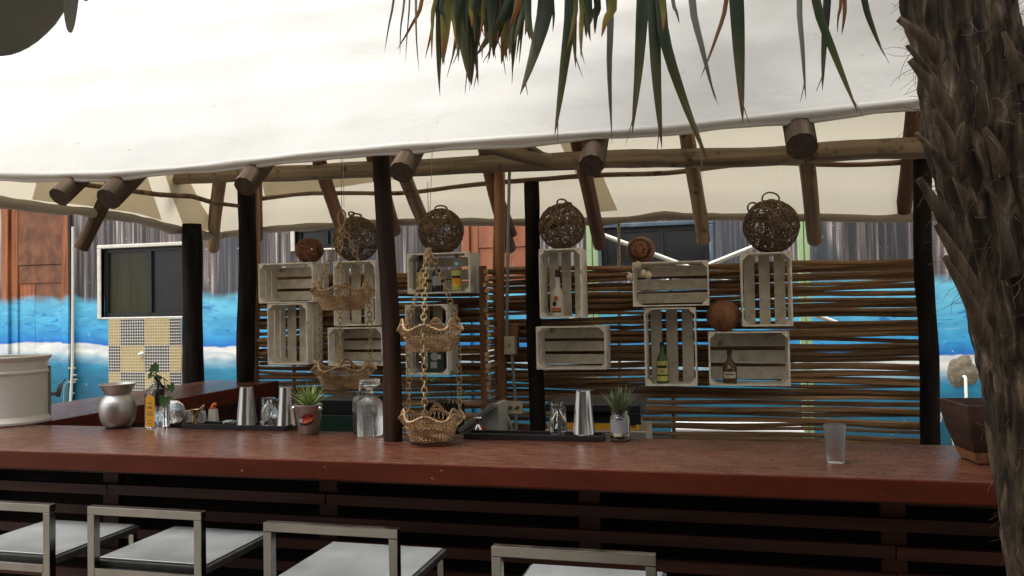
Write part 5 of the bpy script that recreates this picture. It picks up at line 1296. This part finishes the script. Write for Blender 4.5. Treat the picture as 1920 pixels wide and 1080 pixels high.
for z in zs:
    c = spline(tc_pts, z)
    for j in range(NS):
        a = 2 * math.pi * j / NS; r = tr_rad(z, a); tm.v.append(Vector((c.x + r * math.cos(a), c.y + r * math.sin(a), z)))
tm.f = [(i * NS + j, i * NS + (j + 1) % NS, (i + 1) * NS + (j + 1) % NS, (i + 1) * NS + j) for i in range(NR) for j in range(NS)]; tm.m = [0] * len(tm.f)
MT['trunk'] = mk('palm_bark', [(.006, .0035, .002), (.026, .016, .009), (.095, .066, .039), (.28, .215, .145)], (36, 36, 8), detail=12, rough=.95, bump=1.6, lo=.3, hi=.72, dist=.6)
tm.build('trunk', 'trunk', palm, world=True, smooth=True)
rp_ = random.Random(17)
# old leaf bases
def boot(z, a, L, w, out, th=.011, twist=0):
    c = spline(tc_pts, z); rad = Vector((math.cos(a), math.sin(a), 0)); tan = Vector((-math.sin(a), math.cos(a), 0))
    m = MB(); n = 9; vs = []; p = Vector((c.x, c.y, z)) + rad * .078; d = (Vector((0, 0, 1)) + rad * .15 + tan * twist * .5).normalized(); hook = rp_.uniform(.7, 1.1)
    for i in range(n + 1):
        f = i / n; ww = w * (1 - .62 * f ** .8) * (1 if f < .9 else .75); tt = th * (1 - .5 * f)
        nrm = tan.cross(d).normalized() * -1; jag = rp_.uniform(-.012, .012)
        for s_, k_ in ((-1, 0), (-.4, 1), (.4, 1), (1, 0)): vs.append(p + tan * ww / 2 * s_ + nrm * (tt * (.4 + .6 * k_)) + Vector((0, 0, jag if f > .9 else 0)))
        for s_ in (1, -1): vs.append(p + tan * ww / 2 * s_ * .9 - nrm * tt * .5)
        d = (d + rad * out / n * hook + tan * twist / n).normalized(); p = p + d * L / n
    k = 6
    fs = [(i * k + j, i * k + (j + 1) % k, (i + 1) * k + (j + 1) % k, (i + 1) * k + j) for i in range(n) for j in range(k)] + [tuple(reversed(range(k))), tuple(n * k + j for j in range(k))]
    o_ = m.add(vs, fs).build('leaf_base', 'boot', palm, world=True); sharp(o_, 50); return o_
i = 0; z = 1.62
while z < ztop - .02:
    a = i * 2.399 + rp_.uniform(-.25, .25); boot(z, a, rp_.uniform(.14, .28), rp_.uniform(.03, .06), rp_.uniform(.05, .35), twist=rp_.uniform(-.15, .15)); z += .0215; i += 1
for k in range(14): boot(rp_.uniform(.3, 1.6), rp_.uniform(0, 6.28), rp_.uniform(.06, .12), rp_.uniform(.05, .08), .2)
# boots measured on the side that faces the photograph
for (bx, by, tx, ty, w) in ((1795, 235, 1706, 112, .06), (1770, 115, 1684, 35, .055), (1760, 175, 1700, 85, .03), (1785, 330, 1716, 250, .035), (1790, 300, 1752, 205, .045), (1800, 470, 1722, 335, .06), (1830, 560, 1755, 420, .055), (1850, 640, 1770, 480, .05), (1845, 240, 1830, 130, .06), (1880, 330, 1845, 240, .055), (1895, 520, 1870, 400, .06), (1905, 160, 1880, 60, .05)):
    dd = -FWD * .10; m = MB(); n = 8; vs = []
    b0 = at_d(bx, by, TD - .095); b1 = at_d(tx, ty, TD - .115); sd_ = (b1 - b0).cross(FWD).normalized()
    for q in range(n + 1):
        f = q / n; p_ = b0.lerp(b1, f) + dd * .1 * math.sin(f * 3.1) ; ww = w * .8 * (1 - .7 * f); tt = .008 * (1 - .5 * f)
        for s_, k_ in ((-1, .2), (-.35, 1), (.35, 1), (1, .2)): vs.append(p_ + sd_ * ww / 2 * s_ - FWD * tt * k_)
        for s_ in (1, -1): vs.append(p_ + sd_ * ww / 2 * s_ * .9 + FWD * tt * .6)
    k = 6
    sharp(m.add(vs, [(q * k + j, q * k + (j + 1) % k, (q + 1) * k + (j + 1) % k, (q + 1) * k + j) for q in range(n) for j in range(k)] + [tuple(reversed(range(k))), tuple(n * k + j for j in range(k))]).build('leaf_base', 'boot', palm, world=True), 50)
# loose fibres
fb = MB()
for k in range(800):
    z = rp_.uniform(.5, ztop) if k % 3 else rp_.uniform(1.6, ztop); a = rp_.uniform(0, 6.28); c = spline(tc_pts, z); rad = Vector((math.cos(a), math.sin(a), 0))
    p = Vector((c.x, c.y, z)) + rad * (tr_rad(z, a) - .004); d = (rad + Vector((rp_.gauss(0, .5), rp_.gauss(0, .5), rp_.gauss(-.2, .7)))).normalized()
    L = rp_.uniform(.015, .05) if z < 1.6 else rp_.uniform(.03, .10); cur = Vector((rp_.gauss(0, .5), rp_.gauss(0, .5), rp_.gauss(-.5, .5)))
    pts = [p]; 
    for q in range(4): pts.append(pts[-1] + d * L / 4); d = (d + cur * .35).normalized()
    fb.tube(pts, [.0008, .0007, .0006, .0005, .0004], 3, cap=False)
fb.build('fibre', 'fibre', palm, world=True, kind='stuff')

# fronds: a stalk and long folded blades hanging from its end
def blade(parent, pts, w, mat, fold=.22, n=14):
    """a long blade through three or four points, widest a third of the way, fine tip"""
    pts = [Vector(p) for p in pts]; m = MB(); al = []; vs = []
    def cr(t):
        k = len(pts) - 1; x = t * k; i_ = min(k - 1, int(x)); f = x - i_
        p0, p1, p2, p3 = pts[max(0, i_ - 1)], pts[i_], pts[i_ + 1], pts[min(k, i_ + 2)]
        return .5 * ((2 * p1) + (p2 - p0) * f + (2 * p0 - 5 * p1 + 4 * p2 - p3) * f * f + (3 * p1 - p0 - 3 * p2 + p3) * f ** 3)
    for i in range(n + 1):
        f = i / n; p = cr(f); d = (cr(min(1, f + .02)) - cr(max(0, f - .02))).normalized(); tw = parent_tw * (f - .3)
        sd_ = d.cross(FWD).normalized(); nr = sd_.cross(d); sd2 = sd_ * math.cos(tw) + nr * math.sin(tw); nr2 = sd2.cross(d)
        ww = w * (f / .45 * .6 + .4 if f < .45 else max(.03, 1 - ((f - .45) / .55) ** 2.1))
        vs += [p - sd2 * ww / 2 + nr2 * ww * fold, p, p + sd2 * ww / 2 + nr2 * ww * fold]; al += [f] * 3
    m.add(vs, [q for i in range(n) for q in ((3 * i, 3 * i + 1, 3 * i + 4, 3 * i + 3), (3 * i + 1, 3 * i + 2, 3 * i + 5, 3 * i + 4))])
    return m.build('blade', mat, parent, world=True, smooth=True, along=al)
crown = spline(tc_pts, ztop)
def frond(hub, lift=.25):
    mid = crown.lerp(hub, .55) + Vector((0, 0, lift)); path = []
    for i in range(11):
        f = i / 10; path.append(crown * (1 - f) ** 2 + mid * 2 * f * (1 - f) + hub * f * f)
    o_ = MB().tube(path, [.016 - .009 * i / 10 for i in range(11)], 7).build('frond', 'boot', palm, world=True, smooth=True); return o_
groups = [
 ((1222, -230), 1.75, [(1207, 0, 1185, 255, 24, 'blade'), (1227, 0, 1241, 278, 24, 'blade'), (1243, 50, 1331, 312, 20, 'blade'), (1262, 0, 1274, 44, 7, 'blade_grey'), (1242, 0, 1243, 60, 10, 'blade_yellow')]),
 ((1350, -260), 1.9, [(1383, 0, 1393, 230, 27, 'blade'), (1299, 0, 1342, 190, 14, 'blade_grey'), (1362, 0, 1313, 148, 8, 'blade_rust')]),
 ((1560, -230), 1.8, [(1500, 0, 1511, 187, 11, 'blade_grey'), (1552, 0, 1542, 170, 14, 'blade'), (1531, 0, 1609, 213, 16, 'blade'), (1622, 0, 1658, 104, 12, 'blade'), (1584, 0, 1578, 66, 8, 'blade_rust'), (1577, 0, 1570, 62, 6, 'blade_rust')]),
 ((1010, -300), 2.0, [(1143, 0, 1147, 256, 13, 'blade_grey'), (1070, 0, 1040, 254, 22, 'blade'), (1023, 0, 975, 178, 30, 'blade'), (958, 0, 893, 105, 22, 'blade'), (1150, 0, 1128, 70, 16, 'blade_yellow')]),
 ((900, -280), 2.15, [(828, 0, 824, 172, 16, 'blade'), (838, 0, 830, 122, 22, 'blade_yellow'), (862, 0, 880, 155, 34, 'blade'), (880, 0, 884, 160, 26, 'blade'), (888, 0, 897, 160, 14, 'blade'), (912, 0, 830 + 80, 78, 18, 'blade'), (930, 0, 925, 108, 20, 'blade_rust'), (950, 0, 940, 120, 26, 'blade_yellow'), (965, 0, 960, 140, 14, 'blade')]),
 ((780, -260), 2.1, [(738, 0, 721, 98, 4, 'blade_grey'), (758, 0, 750, 104, 4, 'blade_grey'), (768, 0, 760, 118, 3, 'blade_grey'), (780, 0, 786, 138, 4, 'blade_grey'), (791, 0, 744, 94, 7, 'blade_rust')]),
]
rq = random.Random(23)
for (hx, hy), d, bl in groups:
    hub = at_d(hx, hy, d); fr = frond(hub)
    if hx in (1010, 900):
        for k in range(24):
            x = rq.uniform(815, 1135) if hx == 1010 else rq.uniform(820, 990); bl.append((x, 0, x + rq.uniform(-22, 18), rq.uniform(40, 130), rq.uniform(6, 15), rq.choice(['blade', 'blade', 'blade', 'blade', 'blade', 'blade_yellow', 'blade_yellow', 'blade_rust'])))
    for (x0, y0, x1, y1, w, m) in bl:
        parent_tw = rq.uniform(-.9, .9); dd = d + rq.uniform(-.12, .12); s = dd / FPX
        tip = at_d(x1, y1, dd); mid = at_d(x0, y0, dd); low = at_d(x0 + (x1 - x0) * .45 + rq.uniform(-3, 3), y0 + (y1 - y0) * .5, dd)
        blade(fr, [hub, at_d(hx + (x0 - hx) * .75, -110, dd), mid, low, tip], w * s * 1.05, m)
        if y1 > 90 and w > 10:                     # split tip
            parent_tw = .3; blade(fr, [low, low.lerp(tip, .6), tip + Vector((rq.uniform(-.02, .02), 0, -rq.uniform(.0, .04)))], 2.6 * s, 'blade_grey', n=8)
# the rest of the crown, above the picture
for k in range(26):
    a = k * 2.399 + .4; reach = rq.uniform(.6, 1.25); rise = rq.uniform(.2, 1.0); hub = crown + Vector((math.cos(a) * reach, math.sin(a) * reach, rise))
    if depth(hub) > .2 and (540 - (hub - EYE).dot(UP) / depth(hub) * FPX) > -150: hub.z += .45
    fr = frond(hub, .2); out = Vector((math.cos(a), math.sin(a), 0)); sdv = Vector((-math.sin(a), math.cos(a), 0))
    for b in range(26):
        th = -1.9 + 3.8 * b / 25; d0 = out * math.cos(th) + sdv * math.sin(th) + Vector((0, 0, .25)); L = .8 * (1 - .25 * abs(th) / 1.9) * rq.uniform(.85, 1.1); dr = rq.uniform(.12, .3)
        parent_tw = rq.uniform(-.6, .6); p1 = hub + d0 * L * .45; p2 = hub + d0 * L * .8 + Vector((0, 0, -dr * .35)); p3 = hub + d0 * L + Vector((0, 0, -dr))
        lowest = min(p2.z, p3.z)
        blade(fr, [hub, p1, p2, p3], rq.uniform(.022, .034), rq.choice(['blade', 'blade', 'blade', 'blade_yellow']), n=8)

# ------------------------------------------------------------------ dark parasol whose scalloped edge shows at the top left
c0 = at_d(122, 20, 2.3); hubp = Vector((c0.x - .45, c0.y - 1.33, 0))
par = thing('parasol', 'dark grey parasol with a scalloped edge at the top left corner', 'parasol', (hubp.x, hubp.y, 0))
rP = math.hypot(c0.x - hubp.x, c0.y - hubp.y); zr = c0.z + .21; a00 = math.atan2(c0.y - hubp.y, c0.x - hubp.x); NP = 8
top_ = Vector((0, 0, zr + .55)); cvs = MB(); val = MB()
for k in range(NP):
    a0, a1 = a00 + 2 * math.pi * k / NP, a00 + 2 * math.pi * (k + 1) / NP
    A, B = Vector((rP * math.cos(a0), rP * math.sin(a0), zr)), Vector((rP * math.cos(a1), rP * math.sin(a1), zr)); n = 8
    rows = []
    for i in range(n + 1):
        f = i / n; rows.append([(top_.lerp(A, f)).lerp(top_.lerp(B, f), j / n) - Vector((0, 0, .05 * math.sin(math.pi * j / n) * f)) for j in range(n + 1)])
    vs = [v for r_ in rows for v in r_]
    cvs.add(vs, [(i * (n + 1) + j, (i + 1) * (n + 1) + j, (i + 1) * (n + 1) + j + 1, i * (n + 1) + j + 1) for i in range(n) for j in range(n)])
    lobes = 3; nn = 36; vs = []
    for j in range(nn + 1):
        f = j / nn; p = A.lerp(B, f) - Vector((0, 0, .05 * math.sin(math.pi * f))); u = abs(math.sin(math.pi * lobes * f)) ** .75
        vs += [p, p + Vector((0, 0, -.21 - .09 * u))]
    val.add(vs, [(2 * j, 2 * j + 1, 2 * j + 3, 2 * j + 2) for j in range(nn)])
o_ = cvs.build('cover', 'parasol', par, smooth=True); o_ = val.build('scalloped_edge', 'parasol', par)
for q in (o_,):
    sm = q.modifiers.new('cloth_thickness', 'SOLIDIFY'); sm.thickness = .004
sharp(MB().tube([(0, 0, 0), (0, 0, zr + .62)], .024, 14).build('pole', 'steel', par), 60)
sharp(MB().lathe([(.28, 0), (.28, .05), (.06, .07), (.03, .3)], 30).build('base', 'register', par), 40)
for k in range(NP):
    a0 = a00 + 2 * math.pi * k / NP; MB().tube([Vector((.02 * math.cos(a0), .02 * math.sin(a0), zr + .5)), Vector((rP * .98 * math.cos(a0), rP * .98 * math.sin(a0), zr - .02))], .009, 6).build('rib', 'grey_plastic', par, smooth=True)
